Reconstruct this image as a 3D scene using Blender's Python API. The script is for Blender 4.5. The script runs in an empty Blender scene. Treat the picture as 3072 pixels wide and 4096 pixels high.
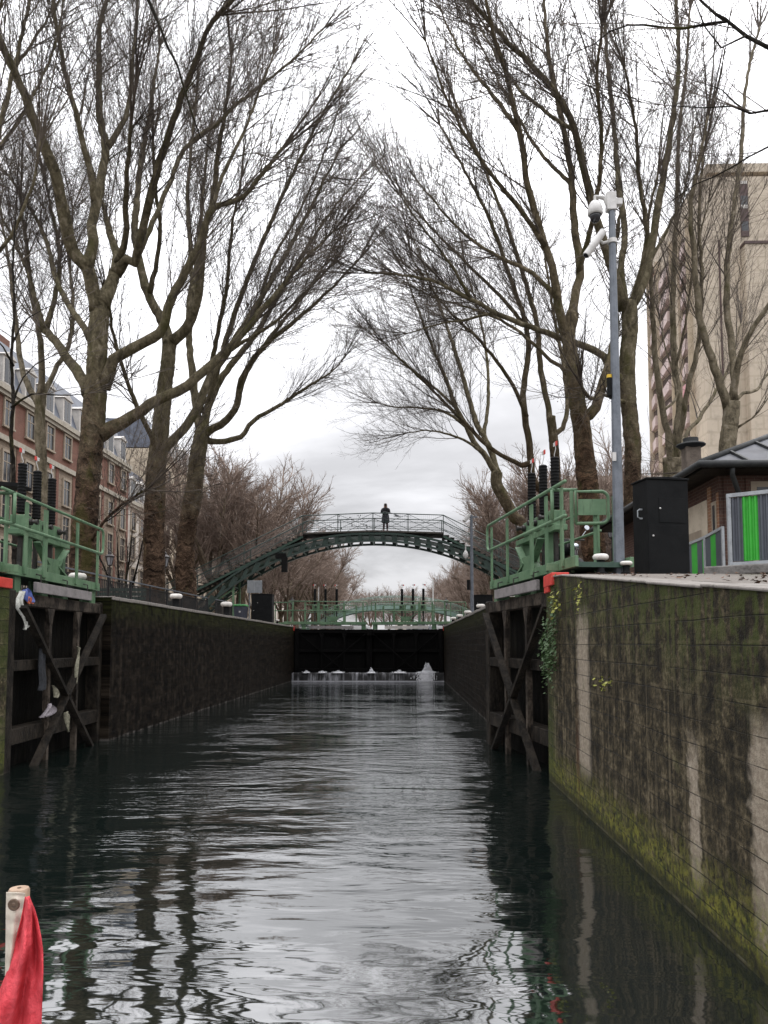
import bpy, math, random
from mathutils import Vector, Matrix, Euler
from array import array
sc = bpy.context.scene
COL = sc.collection
R = math.radians
rnd = random.Random(7)

# ------------------------------------------------------------------ camera
EYE = Vector((0, 0, 1.88)); F = 775.0; PITCH = 4.0; YAW = 1.55
CY = 644.5 - F*math.tan(R(PITCH))
cam = bpy.data.cameras.new('camera'); co = bpy.data.objects.new('camera', cam); COL.objects.link(co)
co.location = EYE; co.rotation_euler = Euler((R(90+PITCH), 0, R(YAW)), 'XYZ')
cam.sensor_fit = 'VERTICAL'; cam.sensor_height = 36; cam.lens = F/1024*36
cam.shift_y = (CY-512)/1024; cam.clip_start = 0.05; cam.clip_end = 5000
sc.camera = co
RM = co.rotation_euler.to_matrix()
def at(u, v, d):
    """world point seen at render pixel (u, v), d metres up the canal"""
    r = RM @ Vector(((u-384)/F, -(v-CY)/F, -1.0))
    return EYE + r*(d/r.y)
def disp(x, y, d): return at(x*0.46293, y*0.46293, d)

# ------------------------------------------------------------------ nodes
class NT:
    def __init__(s, name):
        s.m = bpy.data.materials.new(name); s.m.use_nodes = True
        s.t = s.m.node_tree; s.b = s.t.nodes['Principled BSDF']
        s.pos = None
    def N(s, ty, **k):
        n = s.t.nodes.new(ty)
        for a, v in k.items(): setattr(n, a, v)
        return n
    def put(s, sock, v):
        if hasattr(v, 'is_linked') or isinstance(v, bpy.types.NodeSocket): s.t.links.new(v, sock)
        elif isinstance(v, (tuple, list)) and len(v) == 3 and sock.type == 'RGBA': sock.default_value = (*v, 1)
        else: sock.default_value = v
    def P(s, kind='world'):
        if kind == 'world': return s.N('ShaderNodeNewGeometry').outputs['Position']
        return s.N('ShaderNodeTexCoord').outputs['Object']
    def xyz(s, v):
        n = s.N('ShaderNodeSeparateXYZ'); s.put(n.inputs[0], v); return n.outputs[0], n.outputs[1], n.outputs[2]
    def comb(s, x, y, z):
        n = s.N('ShaderNodeCombineXYZ')
        for i, v in enumerate((x, y, z)): s.put(n.inputs[i], v)
        return n.outputs[0]
    def M(s, op, a, b=0.0, c=None, clamp=False):
        n = s.N('ShaderNodeMath', operation=op, use_clamp=clamp); s.put(n.inputs[0], a); s.put(n.inputs[1], b)
        if c is not None: s.put(n.inputs[2], c)
        return n.outputs[0]
    def scale(s, v, sx, sy, sz):
        n = s.N('ShaderNodeVectorMath', operation='MULTIPLY'); s.put(n.inputs[0], v); n.inputs[1].default_value = (sx, sy, sz); return n.outputs[0]
    def noise(s, v, sc_=1.0, det=4, rough=0.55, dist=0.0):
        n = s.N('ShaderNodeTexNoise'); s.put(n.inputs['Vector'], v); n.inputs['Scale'].default_value = sc_
        n.inputs['Detail'].default_value = det; n.inputs['Roughness'].default_value = rough; n.inputs['Distortion'].default_value = dist
        return n.outputs[0]
    def vor(s, v, sc_=1.0, feat='F1'):
        n = s.N('ShaderNodeTexVoronoi', feature=feat); s.put(n.inputs['Vector'], v); n.inputs['Scale'].default_value = sc_; return n.outputs['Distance']
    def st(s, v, lo, hi):
        """smooth step of v from lo to hi"""
        n = s.N('ShaderNodeMapRange', interpolation_type='SMOOTHSTEP'); s.put(n.inputs[0], v)
        n.inputs[1].default_value = lo; n.inputs[2].default_value = hi; return n.outputs[0]
    def mix(s, f, a, b, mode='MIX'):
        n = s.N('ShaderNodeMix', data_type='RGBA', blend_type=mode); s.put(n.inputs[0], f); s.put(n.inputs[6], a); s.put(n.inputs[7], b); return n.outputs[2]
    def ramp(s, f, stops):
        n = s.N('ShaderNodeValToRGB'); s.put(n.inputs[0], f); e = n.color_ramp.elements
        while len(e) < len(stops): e.new(0.5)
        for i, (p, c) in enumerate(stops): e[i].position = p; e[i].color = (*c, 1)
        return n.outputs[0]
    def bump(s, h, dist=0.02, strength=1.0, normal=None):
        n = s.N('ShaderNodeBump'); n.inputs['Strength'].default_value = strength; n.inputs['Distance'].default_value = dist
        s.put(n.inputs['Height'], h)
        if normal is not None: s.put(n.inputs['Normal'], normal)
        return n.outputs[0]
    def out(s, col=None, rough=None, nrm=None, metal=None, spec=None, **k):
        if col is not None: s.put(s.b.inputs['Base Color'], col)
        if rough is not None: s.put(s.b.inputs['Roughness'], rough)
        if nrm is not None: s.put(s.b.inputs['Normal'], nrm)
        if metal is not None: s.put(s.b.inputs['Metallic'], metal)
        if spec is not None: s.put(s.b.inputs['Specular IOR Level'], spec)
        for a, v in k.items(): s.put(s.b.inputs[a.replace('_', ' ')], v)
        return s.m
def lin(r, g, b):
    f = lambda c: (c/255/12.92) if c/255 <= .04045 else ((c/255+.055)/1.055)**2.4
    return (f(r), f(g), f(b))
def worn(name, c1, c2, sc_=6.0, rough=0.6, metal=0.0, bump=0.004, space='world', lo=.38, hi=.65, stretch=(1, 1, 1), spec=.5):
    t = NT(name); p = t.scale(t.P(space), *stretch)
    n1 = t.noise(p, sc_, 6, .6); n2 = t.noise(p, sc_*5.3, 3, .6)
    f = t.st(t.M('MULTIPLY_ADD', n2, .35, t.M('MULTIPLY', n1, .75)), lo, hi)
    c = t.mix(f, c1, c2)
    r = t.M('MULTIPLY_ADD', n2, .25, rough-.12)
    return t.out(c, r, t.bump(t.M('ADD', n1, n2), bump), metal, spec)

# ------------------------------------------------------------------ materials
MT = {}
def m_paint(name, c1, c2):
    t = NT(name); p = t.P(); n = t.noise(p, 2.6, 5, .6); f = t.noise(p, 34, 4, .7); s = t.noise(t.scale(p, 14, 14, 1.6), 1.0, 4, .65)
    c = t.mix(t.st(n, .32, .66), c1, c2)
    c = t.mix(t.M('MULTIPLY', t.st(s, .52, .72), .55), c, tuple(v*.35 for v in c1))
    c = t.mix(t.M('MULTIPLY', t.st(t.M('MULTIPLY_ADD', f, .5, t.M('MULTIPLY', n, .5)), .60, .66), .8), c, (.07, .035, .02))
    nz = t.xyz(t.N('ShaderNodeNewGeometry').outputs['True Normal'])[2]
    c = t.mix(t.M('MULTIPLY', t.st(nz, .7, .95), t.M('MULTIPLY', t.st(f, .4, .6), .4)), c, (.09, .085, .07))
    return t.out(c, t.M('MULTIPLY_ADD', f, .4, .35), t.bump(t.M('ADD', f, n), .0025), 0, .4)
MT['green'] = m_paint('green_paint', (.075, .145, .077), (.125, .21, .118))
MT['green_dark'] = worn('dark_green_paint', (.018, .045, .032), (.035, .075, .052), 3.0, .5, 0, .002)
MT['green_bridge'] = worn('bridge_paint', (.014, .03, .024), (.03, .055, .044), 2.0, .45, 0, .003)
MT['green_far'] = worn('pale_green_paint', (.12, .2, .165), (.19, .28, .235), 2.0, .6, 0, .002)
MT['grey_board'] = worn('grey_board', (.14, .128, .124), (.22, .2, .195), 5, .7, 0, .003)
MT['pale_board'] = worn('pale_board', (.4, .38, .35), (.5, .47, .43), 5, .7, 0, .003)
MT['black_rubber'] = worn('black_rubber', (.004, .004, .004), (.009, .009, .009), 12, .7, 0, .001, spec=.12)
MT['black_paint'] = worn('black_paint', (.004, .0044, .005), (.008, .0085, .009), 4, .7, 0, .002, spec=.15)
MT['dark_steel'] = worn('dark_steel', (.02, .02, .02), (.05, .045, .04), 8, .5, .5, .002)
MT['galv'] = worn('galvanised_steel', (.1, .113, .132), (.15, .166, .19), 7, .5, .25, .001)
MT['galv_pale'] = worn('pale_galvanised_frame', (.24, .255, .27), (.34, .36, .375), 7, .5, .2, .001)
MT['white_metal'] = worn('white_metal', (.45, .44, .42), (.58, .57, .55), 9, .4, 0, .0005)
MT['white_enamel'] = worn('white_bollard_paint', (.5, .47, .43), (.68, .65, .6), 9, .45, 0, .003)
MT['red_paint'] = worn('red_paint', (.42, .02, .012), (.55, .05, .035), 7, .55, 0, .003)
MT['yellow'] = worn('yellow_plastic', (.6, .38, .02), (.68, .45, .03), 9, .45)
MT['wet_timber'] = worn('wet_timber', (.006, .005, .004), (.03, .024, .018), 5, .6, 0, .012, lo=.42, hi=.72, stretch=(1, 1, .6), spec=.15)
MT['beam'] = worn('weathered_beam', (.012, .0095, .0075), (.08, .064, .05), 4, .75, 0, .012, lo=.45, hi=.7, stretch=(1, 1, .7), spec=.15)
MT['planking'] = worn('black_wet_planks', (.002, .0018, .0015), (.014, .012, .009), 2.5, .6, 0, .01, lo=.5, hi=.8, stretch=(3, 3, .5), spec=.08)
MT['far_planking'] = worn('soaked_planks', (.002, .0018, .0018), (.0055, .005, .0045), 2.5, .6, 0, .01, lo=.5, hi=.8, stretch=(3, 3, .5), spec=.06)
MT['stone_pale'] = worn('pale_stone', (.3, .27, .22), (.42, .38, .31), 4, .85, 0, .004)
MT['concrete'] = worn('concrete', (.08, .075, .07), (.17, .16, .15), 6, .9, 0, .01)
MT['zinc'] = worn('zinc_roof', (.04, .042, .05), (.075, .078, .09), 1.5, .6, 0, .002, spec=.3)
MT['zinc_dark'] = worn('dark_zinc', (.018, .019, .02), (.038, .04, .04), 3, .6, 0, .002, spec=.25)
MT['slate'] = worn('slate_roof', (.07, .08, .105), (.135, .15, .185), 1.2, .6, 0, .004)
MT['chimney_brown'] = worn('brown_chimney', (.09, .07, .055), (.15, .12, .095), 5, .85, 0, .006)
MT['cream'] = worn('cream_render', (.42, .35, .26), (.53, .45, .34), 1.0, .9, 0, .002)
MT['white_render'] = worn('white_render', (.44, .39, .34), (.58, .53, .47), .8, .9, 0, .002)
MT['beige'] = worn('beige_stone', (.24, .195, .145), (.34, .285, .215), .9, .9, 0, .003)
MT['tower'] = None
MT['pink'] = worn('pinkish_panel', (.46, .36, .34), (.56, .45, .42), .8, .8, 0, .001)
MT['recess'] = worn('brown_loggia_wall', (.045, .03, .024), (.085, .058, .046), .6, .8, 0, .001)
MT['brown_panel'] = worn('brown_panel', (.045, .02, .018), (.07, .035, .03), 2, .5)
MT['frame_white'] = worn('white_frame', (.42, .4, .37), (.55, .52, .48), 3, .6)
MT['frame_brown'] = worn('stone_frame', (.26, .215, .16), (.36, .3, .23), 3, .8)
MT['iron'] = worn('black_iron', (.008, .008, .009), (.02, .02, .02), 9, .5, .3, .001)
MT['plank_brown'] = worn('stair_timber', (.03, .026, .022), (.075, .066, .056), 5, .75, 0, .004)
MT['stone_arch'] = worn('door_stone', (.4, .34, .26), (.52, .45, .35), 3, .85, 0, .003)
MT['coat'] = worn('black_coat', (.006, .006, .008), (.014, .014, .017), 14, .85, 0, .004)
MT['skin'] = worn('skin', (.34, .2, .14), (.42, .26, .19), 20, .5, 0, .0003)
MT['trouser'] = worn('wine_trousers', (.045, .014, .016), (.07, .022, .024), 14, .85, 0, .002)
MT['sock'] = worn('dark_shoe', (.1, .03, .04), (.16, .06, .07), 14, .8, 0, .001)
MT['hat'] = worn('grey_hat', (.12, .11, .1), (.2, .18, .165), 22, .9, 0, .004)
MT['hair'] = worn('dark_hair', (.012, .009, .007), (.025, .018, .013), 30, .6, 0, .002)
MT['tyre'] = worn('tyre_rubber', (.012, .012, .012), (.024, .024, .024), 20, .8, 0, .002)
MT['rim'] = worn('wheel_rim', (.3, .3, .3), (.45, .45, .45), 20, .35, .6, .0005)
MT['leaf'] = worn('fern_leaf', (.025, .06, .018), (.06, .11, .035), 20, .6, 0, .0003)
MT['leaf_yellow'] = worn('yellow_leaf', (.2, .22, .03), (.3, .3, .06), 20, .6, 0, .0003)
MT['bag_white'] = worn('white_plastic', (.36, .36, .32), (.58, .58, .53), 14, .35, 0, .012)
MT['bag_grey'] = worn('grey_plastic', (.14, .12, .13), (.3, .27, .29), 18, .4, 0, .014)
MT['bag_blue'] = worn('blue_plastic', (.03, .05, .2), (.08, .12, .36), 14, .35, 0, .012)
MT['bag_orange'] = worn('orange_plastic', (.4, .08, .03), (.5, .13, .05), 14, .4, 0, .01)
MT['rag'] = worn('soaked_rag', (.006, .007, .009), (.018, .02, .025), 14, .8, 0, .014)
MT['pale_rag'] = worn('pale_rag', (.1, .095, .06), (.26, .245, .18), 18, .8, 0, .01)
MT['flag_sleeve'] = worn('flag_sleeve', (.47, .41, .33), (.56, .5, .42), 12, .85, 0, .002)
MT['pole_wood'] = worn('varnished_pole', (.27, .18, .12), (.38, .27, .19), 30, .5, 0, .001, stretch=(1, 1, .15))
MT['grommet'] = worn('brown_grommet', (.06, .035, .022), (.13, .085, .055), 60, .4, 0, .001)
MT['bin_grey'] = worn('bin_plastic', (.03, .035, .05), (.045, .05, .07), 5, .5)
MT['bin_lid'] = worn('green_bin_lid', (.06, .25, .08), (.08, .3, .1), 5, .5)
MT['sign_grey'] = worn('grey_sign_back', (.2, .215, .235), (.27, .285, .3), 3, .6, .1)
MT['foam'] = worn('water_foam', (.42, .42, .45), (.72, .72, .74), 16, .5, 0, .02, lo=.3, hi=.6)
MT['dirt_leaf'] = worn('dead_leaf', (.06, .03, .015), (.12, .06, .03), 30, .8, 0, .001)
MT['lamp_iron'] = worn('lamp_iron', (.02, .018, .018), (.045, .038, .036), 9, .5, .3, .001)

def m_glass(name, col=(.02, .022, .025), rough=.06):
    t = NT(name); n = t.noise(t.P(), .7, 2)
    return t.out(t.mix(n, col, tuple(c*2.2 for c in col)), rough, None, 0, .6)
MT['glass'] = m_glass('window_glass'); MT['car_glass'] = m_glass('car_glass', (.012, .014, .016))
MT['lamp_glass'] = m_glass('lantern_glass', (.18, .18, .19), .15)
MT['dome_glass'] = m_glass('dome_glass', (.01, .01, .012), .08)
MT['mirror'] = worn('mirror_glass', (.4, .42, .45), (.5, .52, .55), 3, .15, .9, .0001)
def paint(name, c):
    t = NT(name); n = t.noise(t.P('obj'), 3, 3)
    return t.out(t.mix(n, tuple(x*.8 for x in c), c), .28, None, 0, .5, Coat_Weight=.5)
MT['car_white'] = paint('white_car_paint', (.6, .6, .6)); MT['car_dark'] = paint('dark_car_paint', (.03, .035, .05))
MT['car_grey'] = paint('grey_car_paint', (.25, .26, .28)); MT['car_red'] = paint('red_lamp', (.35, .02, .02))

def m_wall(name, near=True):
    """lock wall: wet stone courses, vertical run-off, moss at the coping and at the water line"""
    t = NT(name); p = t.P(); x, y, z = t.xyz(p)
    yz = t.comb(0.0, y, z)
    big = t.noise(yz, 1.1, 5, .6); mid = t.noise(t.scale(yz, 1, 1.0, 1.5), 3.6, 7, .68); fine = t.noise(yz, 17 if near else 26, 6, .78)
    run = t.noise(t.scale(yz, 1, 4.5, .32), 1.6, 6, .62, .25)
    run2 = t.noise(t.scale(yz, 1, 9.0, .28), 1.4, 4, .6, .2)
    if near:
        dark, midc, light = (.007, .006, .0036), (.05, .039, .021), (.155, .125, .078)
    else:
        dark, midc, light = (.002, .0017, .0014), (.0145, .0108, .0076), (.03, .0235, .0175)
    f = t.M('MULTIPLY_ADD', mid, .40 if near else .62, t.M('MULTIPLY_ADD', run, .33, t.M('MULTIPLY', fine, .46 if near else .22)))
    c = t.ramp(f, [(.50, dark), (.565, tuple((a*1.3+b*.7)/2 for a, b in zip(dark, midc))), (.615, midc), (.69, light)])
    # black lichen blotches
    lich = t.st(t.M('MULTIPLY_ADD', fine, .4, t.noise(yz, 2.3, 6, .72)), .71, .77)
    c = t.mix(t.M('MULTIPLY', lich, .5), c, tuple(a*.8 for a in dark))
    # pale flecks
    fl = t.st(t.noise(yz, 40, 3, .6), .64, .72)
    c = t.mix(t.M('MULTIPLY', fl, .4 if near else .25), c, light)
    zt = t.M('MINIMUM', 2.83, t.M('MULTIPLY_ADD', y, .1045, 1.733))
    dt = t.M('SUBTRACT', zt, z)
    # vertical run-off
    c = t.mix(t.M('MULTIPLY', t.st(run2, .56, .72), .45), c, light if near else midc)
    c = t.mix(t.M('MULTIPLY', t.st(run, .57, .70), t.M('MULTIPLY', t.st(dt, 1.6, .1), .75)), c, dark)
    if near:
        # pale lime streaks
        for (y0, w, z0, z1) in ((8.8, .36, .45, 2.2), (5.52, .125, .22, 1.12), (4.45, .2, .12, 1.36)):
            wob = t.M('MULTIPLY_ADD', t.noise(t.comb(0.0, y0*7, z), 3.5, 4, .6), .26, -.13)
            wb2 = t.M('MULTIPLY_ADD', t.noise(yz, 7, 5, .65), .24, -.12)
            dist = t.M('ABSOLUTE', t.M('ADD', t.M('SUBTRACT', y, y0), t.M('ADD', wob, wb2)))
            m = t.M('MULTIPLY', t.M('MULTIPLY', t.st(dist, w, w*.45), t.st(z, z0-.15, z0+.15)), t.st(t.M('ADD', z, wob), z1+.2, z1-.1))
            c = t.mix(t.M('MULTIPLY', m, .82), c, t.mix(t.st(fine, .4, .65), (.27, .22, .165), (.4, .345, .27)))
        # rusty seep on the left of the big streak
        rust = t.M('MULTIPLY', t.st(t.M('ABSOLUTE', t.M('SUBTRACT', y, 9.15)), .14, .02), t.st(z, 1.5, .4))
        c = t.mix(t.M('MULTIPLY', rust, .5), c, (.1, .045, .02))
        mg = (.03, .042, .008); yg = (.175, .168, .024)
        topm = t.M('MULTIPLY', t.st(dt, 1.0, .05), t.st(t.M('MULTIPLY_ADD', run2, .5, t.M('MULTIPLY', mid, .55)), .50, .57))
        c = t.mix(t.M('MULTIPLY', topm, .85), c, t.mix(fine, mg, (.055, .068, .013)))
        botm = t.M('MULTIPLY', t.st(t.M('MULTIPLY_ADD', mid, .55, t.M('SUBTRACT', z, .25)), .62, .16), t.st(fine, .40, .54))
        c = t.mix(t.M('MULTIPLY', botm, .92), c, t.mix(t.st(t.noise(yz, 9, 5, .75), .36, .62), mg, yg))
        corner = t.M('MULTIPLY', t.st(y, 10.2, 10.9), t.st(big, .38, .55))
        c = t.mix(t.M('MULTIPLY', corner, .6), c, (.045, .06, .012))
        patch = t.st(t.M('MULTIPLY', big, mid), .33, .40)
        c = t.mix(t.M('MULTIPLY', patch, .35), c, (.05, .06, .014))
        wet = t.st(z, .16, .05)
        c = t.mix(t.M('MULTIPLY', wet, .75), c, (.012, .012, .006))
        line = t.M('MULTIPLY', t.M('MULTIPLY', t.st(z, .026, .02), t.st(z, .008, .014)), t.st(mid, .46, .56)); c = t.mix(t.M('MULTIPLY', line, .25), c, (.2, .185, .14))
    else:
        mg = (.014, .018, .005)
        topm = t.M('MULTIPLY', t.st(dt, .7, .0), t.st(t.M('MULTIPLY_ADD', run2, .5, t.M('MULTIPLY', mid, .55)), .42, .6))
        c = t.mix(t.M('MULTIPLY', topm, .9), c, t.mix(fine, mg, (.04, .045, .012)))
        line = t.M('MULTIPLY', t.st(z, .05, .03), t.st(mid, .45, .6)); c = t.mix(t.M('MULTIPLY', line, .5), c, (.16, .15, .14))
    # stone courses
    ch = .172
    fr = t.M('FRACT', t.M('DIVIDE', t.M('MULTIPLY_ADD', t.noise(yz, .8, 2), .03, z), ch))
    joint = t.M('MULTIPLY', t.st(fr, .0, .035), t.st(fr, 1.0, .975))
    jn = t.M('MULTIPLY', t.M('SUBTRACT', 1.0, joint), t.st(big, .36, .56))
    c = t.mix(t.M('MULTIPLY', jn, .65 if near else .15), c, tuple(a*.9 for a in dark))
    lip = t.M('MULTIPLY', t.M('MULTIPLY', t.st(fr, .06, .12), t.st(fr, .22, .14)), t.st(mid, .42, .6))
    c = t.mix(t.M('MULTIPLY', lip, .22), c, light)
    h = t.M('ADD', t.M('MULTIPLY', mid, .9), t.M('MULTIPLY_ADD', fine, .35, t.M('MULTIPLY', jn, -.5)))
    return t.out(c, t.M('MULTIPLY_ADD', mid, .35, .45), t.bump(h, .035 if near else .025), 0, .15 if near else .04)
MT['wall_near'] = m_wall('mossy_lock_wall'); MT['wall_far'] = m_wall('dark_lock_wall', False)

def m_water():
    t = NT('canal_water'); p = t.P(); x, y, z = t.xyz(p)
    swell = t.noise(t.scale(p, .42, .95, 1), 1.0, 2, .5, .6)
    roll = t.noise(t.scale(p, .8, 2.6, 1), 1.0, 3, .5, .5)
    rip = t.noise(t.scale(p, 2.3, 7.5, 1), 1.0, 3, .55, .4)
    chop = t.noise(t.scale(p, 8.0, 17, 1), 1.0, 3, .6, .3)
    patch = t.M('MULTIPLY', t.st(t.noise(t.scale(p, .28, .5, 1), 1.0, 3, .55), .48, .66), t.st(y, 3.0, 9.0))
    far = t.M('MULTIPLY', t.st(y, 7.0, 17.0), t.M('MULTIPLY_ADD', t.st(t.noise(t.scale(p, .22, .33, 1), 1.0, 3, .5), .40, .60), .75, .25))
    midz = t.M('MULTIPLY_ADD', t.st(t.noise(t.scale(p, .3, .55, 1), 1.0, 4, .6, .8), .42, .58), .85, .15)
    amp = t.M('MAXIMUM', t.M('MULTIPLY', patch, .75), far)
    h = t.M('MULTIPLY', swell, .034)
    h = t.M('MULTIPLY_ADD', roll, .0105, h)
    h = t.M('MULTIPLY_ADD', rip, t.M('ADD', t.M('MULTIPLY_ADD', amp, .0052, .0005), t.M('MULTIPLY', t.M('MULTIPLY', t.st(y, 5.0, 10.0), midz), .016)), h)
    h = t.M('MULTIPLY_ADD', chop, t.M('MULTIPLY_ADD', t.M('MULTIPLY', t.st(y, 5.5, 12.0), midz), .005, t.M('MULTIPLY', amp, .0021)), h)
    return t.out((.0045, .0075, .0065), .03, t.bump(h, 1.0), 0, .5, IOR=3.7)
MT['water'] = m_water()

def m_bark(name, lowc, midc, hic, ridges=True, zlim=(6.5, 12)):
    t = NT(name); p = t.P(); x, y, z = t.xyz(p)
    n = t.noise(t.scale(p, 1, 1, .7), 2.2, 5, .62); b = t.noise(p, 15, 6, .7)
    warp = t.N('ShaderNodeVectorMath', operation='ADD'); t.put(warp.inputs[0], p); t.put(warp.inputs[1], t.comb(0.0, 0.0, t.M('MULTIPLY', n, .9)))
    rid = t.noise(t.scale(warp.outputs[0], 2.4, 2.4, 8.5), 1.0, 6, .68, 1.1)
    f = t.M('MULTIPLY_ADD', b, .16, t.M('MULTIPLY_ADD', rid, .64, t.M('MULTIPLY', n, .22)))
    low = t.ramp(f, [(.41, tuple(c*.12 for c in lowc)), (.49, tuple(c*.6 for c in lowc)), (.55, tuple(c*1.2 for c in lowc)), (.62, tuple(c*2.3 for c in lowc))])
    flake = t.noise(t.scale(p, 1, 1, .5), 5.0, 5, .6, .6)
    up = t.ramp(t.M('MULTIPLY_ADD', b, .3, t.M('MULTIPLY', flake, .72)), [(.40, tuple(c*.5 for c in midc)), (.49, midc), (.57, tuple(c*1.35 for c in midc)), (.64, hic)])
    c = t.mix(t.st(t.M('MULTIPLY_ADD', n, 7.0, t.M('SUBTRACT', z, 3.5)), zlim[0], zlim[1]), low, up)
    moss = t.M('MULTIPLY', t.st(t.noise(t.scale(p, 1, 1, .35), 1.1, 5, .65), .53, .66), .6)
    c = t.mix(moss, c, (.062, .06, .018))
    return t.out(c, .9, t.bump(t.M('MULTIPLY_ADD', rid, .9, b), .05 if ridges else .02), 0, .08)
MT['bark'] = m_bark('plane_bark', (.08, .052, .035), (.115, .098, .062), (.25, .215, .155))
MT['bark_right'] = m_bark('plane_bark_dark', (.068, .041, .025), (.1, .08, .05), (.22, .185, .13))
MT['bark_pale'] = m_bark('pale_plane_bark', (.14, .112, .075), (.165, .14, .097), (.29, .25, .19), True, (3, 5))
MT['bark_far'] = m_bark('far_tree_bark', (.1, .075, .055), (.11, .085, .063), (.2, .165, .125), False, (1, 4))
MT['bark_dark'] = m_bark('dark_bark', (.02, .017, .014), (.018, .016, .013), (.05, .045, .036), False)
def m_twig(name, a, b):
    t = NT(name); return t.out(t.mix(t.st(t.noise(t.P(), .9, 3), .35, .65), a, b), .85, None, 0, .2)
MT['twig'] = m_twig('twigs', (.045, .036, .03), (.13, .107, .085))
MT['twig_far'] = m_twig('hazed_reddish_twigs', (.17, .126, .102), (.31, .24, .195))  # reddish brown, lightened in the colour to stand in for distance haze
MT['seed'] = m_twig('seed_ball', (.03, .018, .012), (.06, .035, .02))

def m_ground(name, a, b, wet=.6):
    t = NT(name); p = t.P()
    n = t.noise(p, .8, 6, .62); f = t.noise(p, 24, 4, .7); f2 = t.noise(p, 90, 2, .6)
    c = t.mix(t.st(n, .35, .68), a, b); c = t.mix(t.M('MULTIPLY', t.st(f, .5, .75), .4), c, tuple(v*.45 for v in a))
    c = t.mix(t.M('MULTIPLY', t.st(t.noise(t.scale(p, 1, 1, 1), 5.5, 4, .7), .62, .7), .5), c, (.07, .045, .028))
    return t.out(c, t.M('MULTIPLY_ADD', n, .4, wet-.2), t.bump(t.M('ADD', f, f2), .008), 0, .4)
MT['quay'] = m_ground('quay_paving', (.1, .084, .07), (.155, .132, .112))
def m_coping():
    t = NT('coping_stone'); p = t.P(); x, y, z = t.xyz(p); n = t.noise(p, 5, 6, .62); f = t.noise(p, 30, 4, .65)
    nz = t.xyz(t.N('ShaderNodeNewGeometry').outputs['True Normal'])[2]
    c = t.mix(t.st(t.M('MULTIPLY_ADD', f, .4, t.M('MULTIPLY', n, .7)), .36, .62), (.13, .117, .104), (.23, .21, .19))
    c = t.mix(t.M('MULTIPLY', t.st(n, .56, .66), .7), c, (.035, .034, .02))
    return t.out(c, .75, t.bump(t.M('ADD', n, f), .006), 0, .25)
MT['coping'] = m_coping()
MT['asphalt'] = m_ground('asphalt', (.045, .045, .046), (.065, .064, .063))

def m_brick(name, c1, c2, mortar, sx=.22, sz=.07, axis='y'):
    t = NT(name); p = t.P(); x, y, z = t.xyz(p)
    v = t.comb(y if axis == 'y' else x, z, 0.0)
    if axis == 'both': v = t.comb(t.M('ADD', x, y), z, 0.0)
    n = t.N('ShaderNodeTexBrick'); t.put(n.inputs['Vector'], v); n.inputs['Scale'].default_value = 1
    n.inputs['Brick Width'].default_value = sx; n.inputs['Row Height'].default_value = sz; n.inputs['Mortar Size'].default_value = .006*sz/.07
    n.inputs['Color1'].default_value = (*c1, 1); n.inputs['Color2'].default_value = (*c2, 1); n.inputs['Mortar'].default_value = (*mortar, 1)
    w = t.noise(p, 1.0, 5, .65)
    c = t.mix(t.M('MULTIPLY', t.st(w, .45, .72), .4), n.outputs['Color'], tuple(a*.45 for a in c1))
    return t.out(c, .85, t.bump(t.M('SUBTRACT', 1.0, n.outputs['Fac']), .006), 0, .3)
MT['brick'] = m_brick('red_brick', (.18, .08, .056), (.23, .105, .075), (.19, .14, .11))
MT['house_brick'] = m_brick('dark_house_brick', (.105, .055, .041), (.07, .037, .03), (.14, .11, .09), axis='both')
MT['orange_brick'] = m_brick('orange_brick', (.3, .16, .09), (.22, .105, .062), (.36, .28, .2), axis='both')
MT['ashlar'] = m_brick('beige_ashlar', (.24, .188, .14), (.29, .228, .17), (.2, .155, .115), .9, .42)
MT['tower'] = m_brick('tower_concrete', (.5, .43, .34), (.52, .445, .352), (.45, .385, .3), 1.6, 1.45, 'both')
def m_stripe(name, c):
    return worn(name, tuple(a*.8 for a in c), c, 4, .5, 0, .001)
MT['stripe_grey'] = m_stripe('grey_sheet', (.075, .083, .1)); MT['stripe_green'] = m_stripe('bright_green_sheet', (.035, .36, .03))
def m_cloth():
    t = NT('red_cloth'); p = t.P(); n = t.noise(p, 30, 4, .6); w = t.noise(t.scale(p, 1, 1, .35), 34, 5, .65)
    c = t.mix(t.st(n, .35, .65), (.5, .038, .05), (.66, .075, .092))
    return t.out(c, .7, t.bump(t.M('MULTIPLY_ADD', w, .9, n), .009), 0, .3)
MT['red_cloth'] = m_cloth()
def m_fall():
    t = NT('falling_water'); p = t.P(); x, y, z = t.xyz(p)
    s = t.noise(t.scale(p, 6.5, 1, .6), 1.0, 5, .65); g = t.noise(t.scale(p, 1.1, 1, 1), 1.0, 3, .5)
    f = t.M('MULTIPLY', t.st(t.M('MULTIPLY_ADD', g, .55, t.M('MULTIPLY', s, .75)), .60, .86), .6)
    f = t.M('MAXIMUM', f, t.M('MULTIPLY', t.st(z, .06, .02), .6))
    return t.out(t.mix(f, (.008, .0075, .0075), (.42, .42, .45)), .5, t.bump(s, .04), 0, .2)
MT['fall'] = m_fall()

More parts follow.
